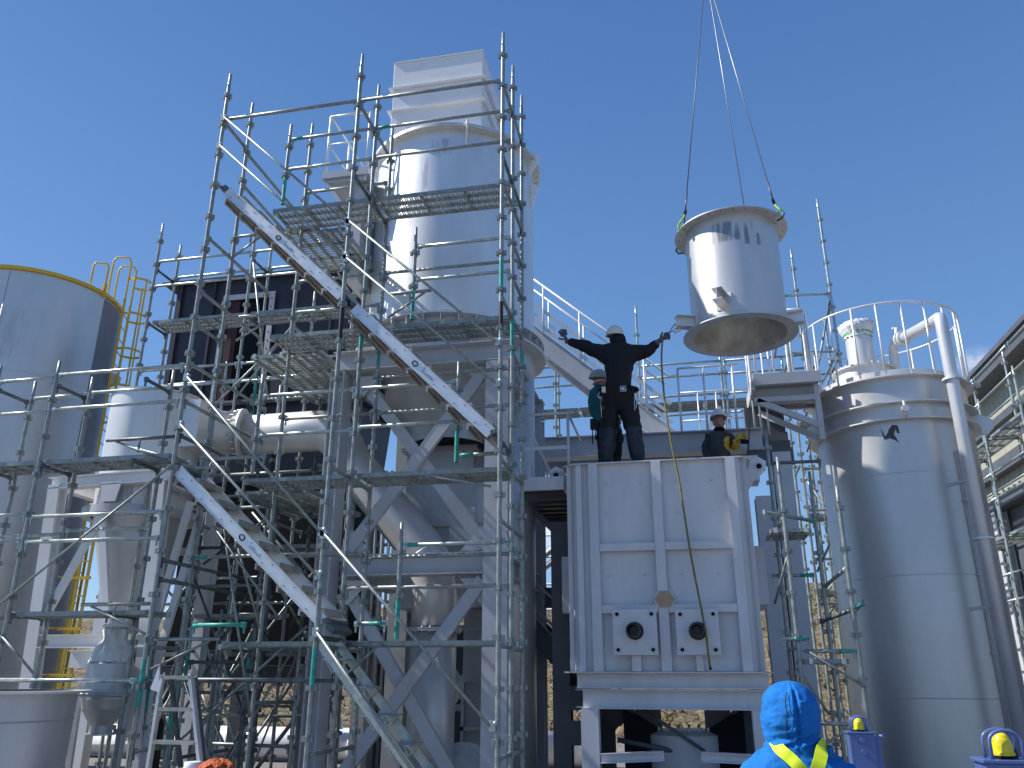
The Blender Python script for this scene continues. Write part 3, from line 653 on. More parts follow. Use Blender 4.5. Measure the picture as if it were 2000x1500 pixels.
k = MB(); k.path([(-3.12, 10.22, 2.12), (-3.12, 10.22, .0)], .29, 40); k.build('section', 'silver', t)
k = MB(); k.lathe((-3.12, 10.22, 0), [(.27, 2.12), (.35, 2.12), (.35, 2.14), (.285, 2.14)], 48); k.lathe((-3.12, 10.22, 0), [(.27, 2.145), (.35, 2.145), (.35, 2.165), (.27, 2.165)], 48); bolts(k, (-3.12, 10.22, 0), .325, 2.10, 20, .009, .08)
k.build('flange', 'silver', t)
k = MB(); k.lathe((-2.62, 10.6, .35), [(.0, 0), (.52, 0)], 4)
k = MB(); k.path([(-2.75, 10.35, .35), (-2.75, 10.55, .35)], .50, 48); k.path([(-2.75, 10.3, .35), (-2.75, 10.36, .35)], .36, 48)
for i in range(24):
    a = 2*pi*i/24; k.tube((-2.75+.44*cos(a), 10.33, .35+.44*sin(a)), (-2.75+.44*cos(a), 10.36, .35+.44*sin(a)), .02, 6)
k.build('round_cover', 'frame', t)

# ------------------------------------------------------------ cyclone and its frame
t = thing('cyclone', (-7.0, 9.54, .0), 'silver cyclone vessel with a long cone between the left scaffold posts', 'vessel')
c = (-7.0, 9.54, 0); k = MB(); k.lathe(c, [(.60, 3.62), (.60, 5.18)], 64); k.build('body', 'silver', t)
k = MB(); k.lathe(c, [(.6, 5.18), (.625, 5.18), (.625, 5.20), (.0, 5.23)], 64); k.build('lid', 'silver', t)
k = MB(); k.lathe(c, [(.6, 3.62), (.14, 1.75), (.14, 1.6)], 64); k.build('cone', 'silver_dull', t)
k = MB(); k.lathe(c, [(.60, 3.52), (.72, 3.52), (.72, 3.62), (.6, 3.62)], 64); k.build('support_ring', 'frame', t)
k = MB(); k.box(-6.98, -6.78, 8.96, 9.02, 3.62, 4.25); k.build('inlet_plate', 'frame', t)
k = MB(); k.box(-6.6, -6.2, 9.3, 9.9, 4.45, 5.1); k.build('outlet_box', 'silver', t)
t = thing('steel_frame', (-7.1, 9.3, 0), 'pale grey welded steel frame with splayed legs carrying the cyclone', 'steel frame')
for (xa, xb) in ((-7.83, -7.60), (-6.33, -6.08)):
    for y in (8.92, 10.2):
        k = MB(); k.ibeam((xa, y, 3.9), (xb if y < 9 else xa, y, .0), .16, .16, .01, (0, 1, 0)); k.build('leg', 'white', t)
k = MB(); k.ibeam((-7.93, 8.92, 3.92), (-6.22, 8.92, 3.96), .16, .15, .01); k.build('beam', 'white', t)
for x in (-7.83, -6.3):
    k = MB(); k.ibeam((x, 9.0, 3.92), (x, 10.12, 3.92), .14, .15, .01); k.build('beam', 'white', t)
k = MB(); k.ibeam((-7.62, 8.9, 1.98), (-6.2, 8.9, 1.98), .14, .15, .01); k.build('beam', 'white', t)
for (a, b_) in (((-7.05, 8.95, 3.7), (-7.75, 8.95, 2.1)), ((-7.15, 8.9, 3.75), (-6.75, 8.9, 2.1)), ((-6.15, 9.3, 3.7), (-6.45, 9.3, 1.9)), ((-6.1, 9.5, 3.6), (-6.2, 9.1, 1.6)), ((-6.2, 8.93, 1.9), (-6.5, 8.93, .1))):
    k = MB(); k.bar(a, b_, .09, .05, (0, 1, 0)); k.build('splayed_brace', 'white', t)
k = MB(); k.prism([(-7.15, 8.84, 3.9), (-6.85, 8.84, 3.9), (-6.9, 8.84, 3.65), (-7.1, 8.84, 3.65)], (0, .02, 0)); k.build('gusset', 'white', t)
k = MB(); k.box(-7.1, -6.6, 8.78, 8.81, 1.68, 1.86); k.box(-7.1, -6.6, 8.74, 8.88, 1.861, 1.875); k.build('gusset', 'white', t)

# wrapped small hopper under the cyclone
t = thing('small_hopper', (-6.48, 8.62, 0), 'small silver hopper vessel with its neck wrapped in clear sheet, low at the left', 'hopper')
c = (-6.42, 8.62, 0); k = MB(); k.lathe(c, [(.25, 1.72), (.25, 1.35), (.23, 1.25), (.12, 1.08), (.12, 1.0)], 40); k.lathe(c, [(.25, 1.72), (.10, 1.86)], 40); k.build('body', 'silver_dull', t)
k = MB(); k.lathe(c, [(.15, .98), (.15, 1.0), (.10, 1.0)], 32); k.build('flange', 'silver', t)
k = MB()
for (a0, a1, rr, z0, z1) in ((0, 6.2832, .12, 1.82, 2.10),):
    prof = [(.10, 2.12), (.13, 2.08), (.115, 1.99), (.17, 1.9), (.23, 1.74)]
    vs = []; n_ = 40
    for (r, z) in prof: vs += [V(c)+V(((r+.014*sin(j*2.3)+.012*sin(j*5.1+z*20))*cos(2*pi*j/n_), (r+.014*sin(j*2.3)+.012*sin(j*5.1+z*20))*sin(2*pi*j/n_), z)) for j in range(n_)]
    k.add(vs, [(i*n_+j, i*n_+(j+1) % n_, (i+1)*n_+(j+1) % n_, (i+1)*n_+j) for i in range(len(prof)-1) for j in range(n_)], 0, True)
k.lathe(c, [(.0, 2.15), (.15, 2.15), (.16, 2.13), (.15, 2.115)], 32); k.build('plastic_wrap', 'plastic', t)
k = MB(); 
for dx in (-.32, .3): k.bar((-6.42+dx, 8.6, 1.5), (-6.42+dx*.9, 8.6, 0), .06, .04, (0, 1, 0)); k.bar((-6.42+dx, 8.6, 1.5), (-6.42+dx*.7, 8.6, 1.5), .05, .05)
k.build('leg', 'frame', t)

# bottom left tank
t = thing('open_tank', (-6.0, 6.9, 0), 'wide grey steel tank with a rolled rim in the bottom left corner', 'tank')
c = (-6.56, 7.05, 0); k = MB(); k.lathe(c, [(.78, 0), (.80, 1.44)], 64); k.lathe(c, [(.802, 1.2), (.806, 1.205), (.802, 1.21)], 64); k.build('shell', 'silver_dull', t)
k = MB(); k.lathe(c, [(.80, 1.44), (.92, 1.44), (.92, 1.462), (.76, 1.462)], 64); k.build('rim', 'silver', t)
for an in (-62, -120):
    a = rad(an); d = V((cos(a), sin(a), 0)); n_ = V((-sin(a), cos(a), 0))*.008; p = V(c)+d*.8; k = MB(); k.prism([p+V((0, 0, 1.2))-n_, p+d*.11+V((0, 0, 1.43))-n_, p+V((0, 0, 1.43))-n_], n_*2); k.build('rim_bracket', 'silver', t)

# ------------------------------------------------------------ big silo at the left with caged ladder
SC = (-12.85, 13.15); SR = 1.55
t = thing('silo', (SC[0], SC[1], 0), 'big bare metal silo with a yellow top rim at the left edge', 'silo')
c = (SC[0], SC[1], 0); k = MB(); k.lathe(c, [(SR, 0), (SR, 8.92), (SR-.03, 8.96), (0, 9.0)], 96)
for z in (6.9, 5.2, 3.4, 1.7): k.lathe(c, [(SR+.001, z), (SR+.005, z+.006), (SR+.001, z+.012)], 96)
a = rad(-68); k.tube((SC[0]+(SR+.001)*cos(a), SC[1]+(SR+.001)*sin(a), 0), (SC[0]+(SR+.001)*cos(a), SC[1]+(SR+.001)*sin(a), 8.9), .006, 5)
k.build('shell', 'siloL', t)
k = MB(); k.lathe(c, [(SR+.004, 0), (SR+.004, 8.89)], 40, 0, rad(0), rad(120)); k.build('side_panel', M_.setdefault('dulls', mat('dark_dull_steel', (.21, .215, .24), .45, .5, .15, 2.0, .1, stretch=(1, 1, .3))), t)  # darker, duller arc of shell plate on one side of the seam
k = MB(); k.lathe(c, [(SR-.02, 8.93), (SR+.05, 8.93), (SR+.05, 9.00), (SR-.02, 9.00)], 96)
for an in (-95, -2): 
    a = rad(an); p = V(c)+V((SR*cos(a), SR*sin(a), 0))*1.0+V((0, 0, 0)); k.box(SC[0]+SR*cos(a)-.03, SC[0]+SR*cos(a)+.03, SC[1]+SR*sin(a)-.04, SC[1]+SR*sin(a)+.02, 8.9, 9.2)
k.build('rim', 'yellow', t)
def lad_pt(an, rr, z): a = rad(an); return V((SC[0]+rr*cos(a), SC[1]+rr*sin(a), z))
LA = 22.0
k = MB()
d0 = V((cos(rad(LA)), sin(rad(LA)), 0)); tn = V((-d0.y, d0.x, 0)); P0 = V((SC[0], SC[1], 0))+d0*(SR+.16)
def LP(u, w, z): return P0+tn*u+d0*w+V((0, 0, z))
k = MB()
for u in (-.21, .21): k.bar(LP(u, 0, 1.0), LP(u, 0, 9.1), .05, .016, tn)
for i in range(28): k.tube(LP(-.21, 0, 1.2+.28*i), LP(.21, 0, 1.2+.28*i), .012, 6)
k.build('ladder', 'yellow', t)
k = MB()
for u in (-.21, .21):
    k.path([LP(u, 0, 9.0), LP(u, 0, 9.95), LP(u, -.06, 10.05), LP(u, -.30, 10.05), LP(u, -.36, 9.95), LP(u, -.36, 9.0)], .019, 8)
g0 = V((SC[0]+SR*cos(rad(-9)), SC[1]+SR*sin(rad(-9)), 0)); gt = V((.85, .5, 0))
k.path([g0+gt*a_+V((0, 0, z_)) for a_, z_ in ((-.14, 8.95), (-.14, 9.52), (-.10, 9.58), (.10, 9.58), (.14, 9.52), (.14, 8.95))], .019, 8)
k.build('grab_rail', 'yellow', t)
for z in (9.55, 8.75, 7.95, 7.15, 6.35, 5.55, 4.75):
    k = MB(); pts = [LP(.36*sin(q), .05+.36+(-.36*cos(q)) if False else .34-.36*cos(q)+.0, z) for q in [rad(35+290*i/16) for i in range(17)]]
    pts = [LP(-.21, 0, z)]+[LP(-.30*cos(q), .16+.30*sin(q), z) for q in [rad(180*i/12) for i in range(13)]]+[LP(.21, 0, z)]
    for p, q in zip(pts, pts[1:]): k.bar(p, q, .006, .05)
    k.build('cage_hoop', 'yellow', t)
k = MB()
for q in (0, 45, 90, 135, 180):
    k.bar(LP(-.295*cos(rad(q)), .16+.295*sin(rad(q)), 4.75), LP(-.295*cos(rad(q)), .16+.295*sin(rad(q)), 9.6), .035, .006, tn)
k.build('cage_strap', 'yellow', t)
k = MB(); a = rad(30); d = V((cos(a), sin(a), 0)); p = V((SC[0], SC[1], 7.4))+d*SR; n_ = V((-sin(a), cos(a), 0))*.012
k.prism([p-n_+V((0, 0, -.18)), p-n_+d*.22+V((0, 0, -.08)), p-n_+d*.24+V((0, 0, .08)), p-n_+d*.12+V((0, 0, .17)), p-n_+V((0, 0, .12))], n_*2); k.build('lifting_lug', 'white', t)

# low yellow ladder seen under the cyclone frame
t = thing('fixed_ladder', (-9.7, 12.0, 0), 'yellow fixed ladder seen low between the cyclone frame legs', 'ladder')
k = MB()
for x in (-9.80, -9.62): k.bar((x, 12.0, 0), (x-.02, 12.0, 3.8), .05, .02, (0, 1, 0))
k.build('rail', 'yellow', t)
k = MB()
for i in range(13): k.bar((-9.80, 12.0, .3+.28*i), (-9.62, 12.0, .3+.28*i), .03, .02)
k.build('rung', 'yellow', t)
k = MB()
for z in (2.3, 3.1, 1.6):
    k.bar((-9.95, 11.9, z), (-9.5, 11.9, z), .03, .045); k.tube((-9.95, 11.9, z), (-9.9, 11.5, z), .015)
k.build('cage_hoop', 'yellow', t)

# ------------------------------------------------------------ dark steel casing
t = thing('dark_casing', (-6.8, 12.5, 0), 'tall dark steel casing with a framed red-lined opening behind the scaffold', 'steel casing')
k = MB(); k.box(-8.72, -5.15, 11.9, 13.6, 5.95, 8.30); k.build('upper_box', 'dark', t)
k = MB(); k.box(-8.95, -4.95, 11.75, 13.8, 8.30, 8.33)
for i in range(22): k.tube((-8.8+.18*i, 11.80, 8.27), (-8.8+.18*i, 11.80, 8.35), .014, 6)
k.build('top_flange', 'dark', t)
k = MB(); k.box(-8.85, -5.0, 11.82, 13.7, 5.90, 5.945)
for i in range(20): k.tube((-8.6+.18*i, 11.86, 5.88), (-8.6+.18*i, 11.86, 5.98), .014, 6)
k.build('lower_flange', 'dark', t)
k = MB()
for x in (-8.60, -7.93, -6.38, -5.65, -5.2): k.box(x-.02, x+.02, 11.84, 11.899, 5.96, 8.29)
k.build('stiffener', 'dark', t)
k = MB(); x0, x1, z0, z1 = -7.72, -6.72, 5.98, 7.98
k.box(x0, x0+.1, 11.82, 11.838, z0, z1); k.box(x1-.1, x1, 11.82, 11.838, z0, z1); k.box(x0+.1, x1-.1, 11.82, 11.838, z1-.1, z1)
for i in range(12):
    for x in (x0+.05, x1-.05): k.tube((x, 11.81, z0+.1+.16*i), (x, 11.819, z0+.1+.16*i), .012, 6, mi=1)
k.build('opening_frame', ['frame', 'black'], t)
k = MB(); k.box(x0+.1, x1-.1, 11.885, 11.896, z0, z1-.1, 1); k.box(x0+.1, x0+.32, 11.86, 11.884, z0, z1-.1, 0); k.build('opening', ['red', 'black'], t)
k = MB(); k.add([(-8.6, 11.95, 5.9), (-5.1, 11.95, 5.9), (-5.1, 13.6, 5.9), (-8.6, 13.6, 5.9), (-7.9, 12.0, 4.6), (-5.2, 12.0, 4.6), (-5.2, 13.5, 4.6), (-7.9, 13.5, 4.6)], [(0, 1, 5, 4), (1, 2, 6, 5), (2, 3, 7, 6), (3, 0, 4, 7)])
k.build('transition', 'dark', t)
k = MB(); k.box(-8.0, -5.15, 11.98, 13.5, 1.75, 4.6); k.build('lower_box', 'black', t)
k = MB(); k.ibeam((-8.2, 11.9, 1.62), (-4.7, 11.9, 1.62), .2, .25, .012); k.build('beam', 'darkframe', t)
for x in (-7.95, -6.6, -5.25, -4.7):
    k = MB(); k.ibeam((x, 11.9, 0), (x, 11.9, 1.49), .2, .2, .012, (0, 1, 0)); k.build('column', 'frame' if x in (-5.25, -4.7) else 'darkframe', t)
for (x) in (-7.2, -5.8):
    k = MB(); k.bar((x-.6, 11.88, .1), (x+.5, 11.88, 1.5), .03, .09, (0, 1, 0)); k.build('cross_brace', 'darkframe', t)
for i, (x, y, z1) in enumerate(((-6.35, 9.9, 3.9), (-5.25, 9.9, 3.9), (-6.1, 11.5, 4.6), (-5.0, 10.4, 5.4), (-4.6, 10.7, 5.6))): B.post(x, y, 0, z1, off=.3, m='galvdark' if i % 2 else 'galv')
for (a, b, m_) in (((-6.35, 9.9, 3.2), (-5.25, 9.9, 3.2), 'galvdark'), ((-6.35, 9.9, 2.7), (-5.25, 9.9, 2.7), 'galv'), ((-6.35, 9.9, 1.4), (-5.25, 9.9, 1.4), 'galvdark'), ((-6.35, 9.9, 3.5), (-6.35, 10.7, 3.5), 'galv'), ((-5.25, 9.9, 3.5), (-5.25, 10.7, 3.5), 'galv'),
                   ((-6.35, 9.9, 1.9), (-6.35, 10.7, 1.9), 'galvdark'), ((-5.25, 9.9, 1.9), (-5.25, 10.7, 1.9), 'galvdark'), ((-5.0, 10.4, 4.4), (-4.6, 10.7, 4.4), 'galv'), ((-5.25, 10.0, 4.9), (-4.5, 10.0, 4.9), 'galvdark')): B.pipe(a, b, m=m_)
for (a, b) in (((-6.3, 9.85, 1.0), (-5.3, 9.85, 3.0)), ((-5.3, 9.85, 1.0), (-6.3, 9.85, 2.8)), ((-6.3, 10.0, 3.0), (-5.4, 10.5, 3.9)), ((-7.3, 10.6, 3.3), (-6.6, 10.6, 4.9)), ((-5.1, 10.3, 2.2), (-4.5, 10.6, 3.6)), ((-7.5, 10.6, 2.0), (-6.7, 10.6, .6)), ((-4.9, 10.3, .3), (-4.4, 10.6, 1.8)), ((-5.9, 10.1, .2), (-5.2, 10.1, 1.7))):
    B.pipe(a, b, 'diagonal_brace', m='galvdark', r=.016, wedge=False)
B.deck(-6.3, -5.3, 9.96, 10.4, 2.35)
for i, (x, y, z1) in enumerate(((-6.9, 9.7, 2.2), (-6.6, 10.2, 1.9), (-5.9, 9.3, 2.2), (-5.5, 9.35, 2.0), (-5.7, 10.7, 3.2), (-6.2, 10.7, 3.2), (-7.0, 11.2, 3.2), (-5.1, 9.3, 2.1), (-4.75, 9.9, 2.0), (-5.3, 11.3, 2.4), (-7.7, 11.2, 3.4))):
    B.post(x, y, 0, z1, off=.1*(i % 4), m=('galv', 'galvdark', 'galv2')[i % 3], green=(z1-.7, z1-.3) if i in (2, 4, 7) else None)
for i, (a, b) in enumerate((((-6.9, 9.7, 1.2), (-5.9, 9.3, 1.2)), ((-5.9, 9.3, 1.75), (-5.1, 9.3, 1.75)), ((-6.6, 10.2, .8), (-4.75, 9.9, .8)), ((-5.9, 9.3, .7), (-5.9, 10.7, .7)), ((-5.1, 9.3, 1.3), (-4.75, 9.9, 1.3)), ((-7.7, 11.2, 2.9), (-7.0, 11.2, 2.9)), ((-7.7, 11.2, 1.2), (-5.3, 11.3, 1.2)), ((-6.2, 10.7, 2.4), (-5.7, 10.7, 2.4)))):
    B.pipe(a, b, m=('galv', 'galvdark')[i % 2])
for i, (a, b) in enumerate((((-6.9, 9.65, .1), (-6.0, 9.3, 1.7)), ((-5.5, 9.3, .2), (-4.8, 9.8, 1.9)), ((-5.1, 9.25, .1), (-5.9, 9.25, 1.6)), ((-6.5, 10.1, .1), (-5.8, 10.6, 2.2)), ((-7.6, 11.1, .3), (-7.0, 11.1, 2.7)), ((-5.7, 10.6, .2), (-5.3, 11.2, 2.2)), ((-7.0, 10.0, .2), (-6.4, 10.1, 1.8)), ((-5.7, 9.3, 2.0), (-5.0, 9.4, .4)))):
    B.pipe(a, b, 'diagonal_brace', m='galv2' if i % 2 else 'galv', r=.015, wedge=False)
t = thing('equipment_housing', (-3.9, 13.2, 0), 'grey steel machine housing half hidden behind the tower frame legs', 'machine housing')
k = MB(); k.box(-5.0, -3.4, 13.0, 14.2, 0, 2.3); k.build('casing', 'darkframe', t)
k = MB()
for x in (-5.0, -4.45, -3.95, -3.42): k.box(x-.03, x+.03, 12.94, 12.998, 0, 2.3)
k.box(-5.05, -3.35, 12.92, 12.998, 2.302, 2.36); k.box(-5.05, -3.35, 12.93, 12.937, 1.1, 1.2); k.build('rib', 'frame', t)
k = MB(); k.path([(-4.3, 13.5, 2.3), (-4.3, 13.5, 3.0), (-4.1, 13.5, 3.3), (-3.6, 13.5, 3.3)], .2, 20); k.build('outlet_pipe', 'silver_dull', t)
t = thing('cable_tray_rack', (-4.75, 12.6, 0), 'narrow grey pipe rack with valves between the dark casing and tower frame', 'pipe rack')
k = MB()
for x in (-4.95, -4.55): k.bar((x, 12.6, 0), (x, 12.6, 4.9), .07, .07, (0, 1, 0))
k.build('upright', 'frame', t)
k = MB()
for z in (.9, 1.8, 2.7, 3.6, 4.5): k.bar((-4.95, 12.6, z), (-4.55, 12.6, z), .05, .05)
k.build('cross_bar', 'frame', t)
k = MB()
for x, r_ in ((-4.86, .03), (-4.74, .05), (-4.62, .025)): k.tube((x, 12.5, 0), (x, 12.5, 4.8), r_, 10)
for z in (1.2, 2.4, 3.3): k.tube((-4.74, 12.44, z), (-4.74, 12.36, z), .05, 12); k.tube((-4.74, 12.5, z-.08), (-4.74, 12.5, z+.08), .075, 12)
k.build('riser_pipe', 'silver_dull', t)
# pale H columns standing between scaffold and casing
for (x, y, zt, lb) in ((-5.05, 10.9, 1.75, 'short pale steel column low behind the stair scaffold, left of the tower frame'),):
    t = thing('steel_column', (x, y, 0), lb, 'column'); k = MB(); k.ibeam((x, y, 0), (x, y, zt), .2, .2, .014, (1, 0, 0)); k.build('post', 'frame', t)

# ------------------------------------------------------------ furnace box
t = thing('furnace', (-.24, 10.9, 0), 'large light grey ribbed steel furnace box with two black burner pipes', 'furnace')
YF = 9.97
prof = [(-1.36, 12.2), (-1.36, 10.07), (-1.27, YF), (.73, YF), (.81, 10.07), (.81, 12.2)]
k = MB(); n_ = len(prof)
k.add([(x, y, 1.66) for x, y in prof]+[(x, y, 4.10) for x, y in prof], [(i, (i+1) % n_, n_+(i+1) % n_, n_+i) for i in range(n_-1)]+[(n_-1, 0, n_, 2*n_-1), tuple(range(n_))[::-1]])
k.build('shell', 'furnace', t)
def plate(z0, z1, o, name):
    k = MB(); pr = [(-1.36-o, 12.2), (-1.36-o, 10.07-o*.6), (-1.27-o*.4, YF-o), (.73+o*.4, YF-o), (.81+o, 10.07-o*.6), (.81+o, 12.2)]
    k.prism([(x, y, z0) for x, y in pr], (0, 0, z1-z0)); return k.build(name, 'furnace', t, .002)
plate(4.10, 4.116, .07, 'top_plate'); plate(1.64, 1.656, .09, 'bottom_plate')
k = MB()
for (px, w) in ((1163, .115), (1291, .115), (1443, .115)):
    x = W(px, 1100, y=YF-.06).x; k.box(x-w/2, x+w/2, YF-.075, YF-.063, 1.658, 4.098); k.box(x-.008, x+.008, YF-.062, YF-.001, 1.658, 4.098)
k.build('vertical_rib', 'furnace', t)
k = MB()
for sx, x0 in ((-1, -1.36), (1, .81)):
    for (u, w_) in ((.5, .06),):
        xa = x0+(-sx)*.09*u; ya = 10.07-.10*u; k.bar((xa+sx*.03, ya-.035, 1.658), (xa+sx*.03, ya-.035, 4.098), .012, w_, (sx*.10, -.09, 0))
k.build('corner_rib', 'furnace', t)
k = MB()
for x in (-1.215, .685): k.box(x-.035, x+.035, YF-.045, YF-.033, 1.658, 4.098); k.box(x-.006, x+.006, YF-.032, YF-.001, 1.658, 4.098)
k.build('vertical_rib', 'furnace', t)
xs = [W(p, 1100, y=YF-.06).x for p in (1163, 1291, 1443)]
k = MB()
for z in (W(1290, 1067, y=YF-.05).z, W(1290, 1189, y=YF-.05).z):
    for a, b_ in ((xs[0]+.062, xs[1]-.062), (xs[1]+.062, xs[2]-.062)):
        k.box(a, b_, YF-.075, YF-.063, z-.045, z+.045); k.box(a, b_, YF-.062, YF-.001, z-.006, z+.006)
k.build('horizontal_rib', 'furnace', t)
k = MB()
for (px, py) in ((1184, 945), (1250, 943), (1319, 940), (1389, 937), (1186, 1004), (1254, 1002), (1323, 999), (1394, 996), (1190, 1124), (1260, 1122), (1332, 1121), (1404, 1119)):
    p = W(px, py, y=YF); k.tube(p-V((0, .02, 0)), p, .013, 8, r2=.016)
k.build('stud', 'furnace', t)
for n_, px in enumerate((1240, 1363)):
    p0 = W(px-45, 1190, y=9.78); p1 = W(px+46, 1279, y=9.78); c_ = W(px+(-2 if n_ else -2), 1231, y=9.75)
    k = MB(); k.box(p0.x, p1.x, 9.80, 9.82, p1.z, p0.z); bp = k.build('burner_plate', 'furnace', t, .002)
    k = MB()
    for px_ in (p0.x+.055, p1.x-.055):
        for pz in (p1.z+.055, p0.z-.055): k.tube((px_, 9.775, pz), (px_, 9.80, pz), .021, 8); k.tube((px_, 9.765, pz), (px_, 9.775, pz), .012, 8)
    k.build('bolt', 'black', bp)
    k = MB(); k.box(p0.x+.12, p1.x-.12, 9.83, 9.96, p1.z+.12, p0.z-.12); k.box(p0.x+.2, p1.x-.2, 9.86, 9.96, 1.66, p1.z-.0); k.build('burner_block', 'furnace', bp)
    k = MB(); cx, cz = (p0.x+p1.x)/2, (p0.z+p1.z)/2+.01
    a_ = V((cx, 9.80, cz)); b_ = V((cx-.01, 9.60, cz+.0))
    k.tube(a_, a_+V((0, -.03, 0)), .10, 28, r2=.098); 
    for (r0, r1) in ((.078, .078),):
        k.path([a_, b_], .080, 28, cap=False); k.path([b_, a_+V((0, .06, 0))], .060, 28, 1, cap=False)
        vs = [b_+V((r*cos(2*pi*j/28), 0, r*sin(2*pi*j/28))) for r in (.080, .060) for j in range(28)]; k.add(vs, [(j, (j+1) % 28, 28+(j+1) % 28, 28+j) for j in range(28)], 0)
        k.path([a_+V((0, .02, 0)), a_+V((0, .03, 0))], .06, 28, 1)
    k.build('burner_pipe', [mat('oily_black_steel_%d' % n_, (.035, .03, .032), .8, .25, .3), 'black'], bp)
k = MB(); p = W(1298, 1170, y=9.87); k.prism([p+V((.115*cos(rad(60*i)), 0, .105*sin(rad(60*i)))) for i in range(6)], (0, .012, 0)); k.build('cardboard_cover', 'card', t)
k = MB(); k.tube((p.x, 9.885, p.z), (p.x, 9.96, p.z), .12, 24); k.build('sight_port', 'furnace', t)
for sx, x0 in ((-1, -1.36), (1, .81)):
    k = MB(); a_, b_ = sorted((x0+sx*.003, x0+sx*.17)); k.box(a_, b_, 10.5, 11.6, 2.35 if sx < 0 else 2.42, 3.05 if sx < 0 else 3.12); k.build('side_box', 'furnace', t, .003)
    k = MB(); n2 = V((0, .012, 0)); p = V((x0, 10.22, 3.92)); k.prism([p-n2, p-n2+V((0, 0, -.22)), p-n2+V((sx*.10, 0, -.05)), p-n2+V((sx*.26, 0, .08)), p-n2+V((sx*.27, 0, .19)), p-n2+V((sx*.18, 0, .25)), p-n2+V((sx*.08, 0, .2))], n2*2)
    q = p+V((sx*.18, -.016, .13)); k.lathe(q, [(0, 0)], 3) if False else None; k.path([q+V((.055*cos(2*pi*j/16), 0, .055*sin(2*pi*j/16))) for j in range(16)], .008, 6, closed=True); k.tube(q+V((0, -.002, 0)), q+V((0, .006, 0)), .034, 16, mi=1)
    k.build('lifting_lug', ['furnace', 'black'], t)
k = MB(); k.ibeam((-1.30, 10.02, 1.555), (.84, 10.02, 1.555), .16, .165, .012); k.ibeam((-1.24, 10.05, 1.36), (.80, 10.05, 1.36), .2, .21, .012); k.build('base_beam', 'furnace', t)
for sx in (-1.25, .80):
    k = MB(); k.ibeam((sx, 10.14, 1.36), (sx, 12.1, 1.36), .18, .2, .012); k.build('side_beam', 'frame', t)
    for y in (10.05, 12.0):
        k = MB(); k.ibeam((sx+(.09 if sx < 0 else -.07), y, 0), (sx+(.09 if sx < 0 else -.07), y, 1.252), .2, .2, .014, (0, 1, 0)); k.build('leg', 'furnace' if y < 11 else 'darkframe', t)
for x in (-.55, .28): 
    k = MB(); k.ibeam((x, 11.0, 0), (x, 11.0, 1.25), .3, .3, .014, (0, 1, 0)); k.build('inner_leg', 'darkframe', t)
k = MB(); k.ibeam((-1.05, 9.98, .74), (-.35, 9.98, .78), .12, .1, .01); k.ibeam((.05, 9.98, .78), (.72, 9.98, .76), .12, .1, .01); k.build('tie_beam', 'furnace', t)
k = MB(); k.lathe((-.13, 10.9, .1), [(0, .9), (.35, .9), (.45, .85), (.45, .0)], 40); bolts(k, (-.13, 10.9, .1), .4, .9, 20, .02, .04); k.build('bottom_pipe', 'frame', t)
for s_ in (-1, 1):
    k = MB(); k.add([(-.13+s_*.1, 10.75, .9), (-.13+s_*.7, 10.6, 1.25), (-.13+s_*.7, 10.6, .3), (-.13+s_*.45, 10.7, .3), (-.13+s_*.1, 11.2, .9), (-.13+s_*.7, 11.4, 1.25), (-.13+s_*.7, 11.4, .3), (-.13+s_*.45, 11.2, .3)],
                    [(0, 1, 2, 3), (4, 7, 6, 5), (0, 4, 5, 1), (2, 6, 7, 3), (0, 3, 7, 4), (1, 5, 6, 2)]); k.build('ash_chute', 'black', t)
k = MB(); k.tube((-.6, 10.4, 1.25), (.1, 10.4, .8), .02); k.tube((-.9, 10.5, .9), (-.2, 10.5, .78), .03); k.build('pipe', 'darkframe', t)

# ------------------------------------------------------------ suspended duct section
DC = (.945, 10.44); DZ0, DZ1 = 5.89, 7.43; DR = .62
t = thing('duct_section', (DC[0], DC[1], DZ0), 'silver round duct section hanging from wire slings above the furnace', 'duct')
c = (DC[0], DC[1], 0)
k = MB(); k.lathe(c, [(DR, DZ0), (DR, DZ1)], 80); k.lathe(c, [(DR+.001, DZ0+.10), (DR+.004, DZ0+.104), (DR+.001, DZ0+.108)], 80); k.lathe(c, [(DR+.001, DZ1-.12), (DR+.004, DZ1-.116), (DR+.001, DZ1-.112)], 80)
k.build('shell', 'duct', t)
k = MB(); k.lathe(c, [(DR-.012, DZ1), (DR-.012, DZ0)], 80); k.build('lining', M_.setdefault('lining', mat('stained_inner_steel', (.38, .36, .32), .3, .5, .3, 2.2, .05, c2=(.66, .64, .58))), t)
k = MB(); k.lathe(c, [(.70, DZ0+.02)]+[(.70, DZ0+.02)], 8)
for nm, z, ro, rb in (('bottom_flange', DZ0, .748, 28), ('top_flange', DZ1-.016, .765, 28)):
    k = MB(); k.lathe(c, [(DR-.014, z), (ro, z), (ro, z+.014), (DR-.014, z+.014)], 80)
    for i in range(rb):
        a = 2*pi*i/rb; p = V(c)+V((.705*cos(a), .705*sin(a), z)); k.tube(p-V((0, 0, .0015)), p, .010, 8, mi=1)
    k.build(nm, ['silver_dull', 'black' if nm == 'top_flange' else 'steel'], t)
def stub(ang, z, l, nm='bracket_stub'):
    a = rad(ang); d = V((cos(a), sin(a), 0)); p = V(c)+d*(DR)+V((0, 0, z)); k = MB(); k.ibeam(p-d*.03, p+d*l, .13, .16, .01); k.bar(p-d*.02, p+d*.008, .2, .22, (0, 0, 1)); k.build(nm, 'silver', t)
stub(-110, DZ0+.26, .30); stub(199, DZ0+.16, .26); stub(-12, DZ0+.14, .2)
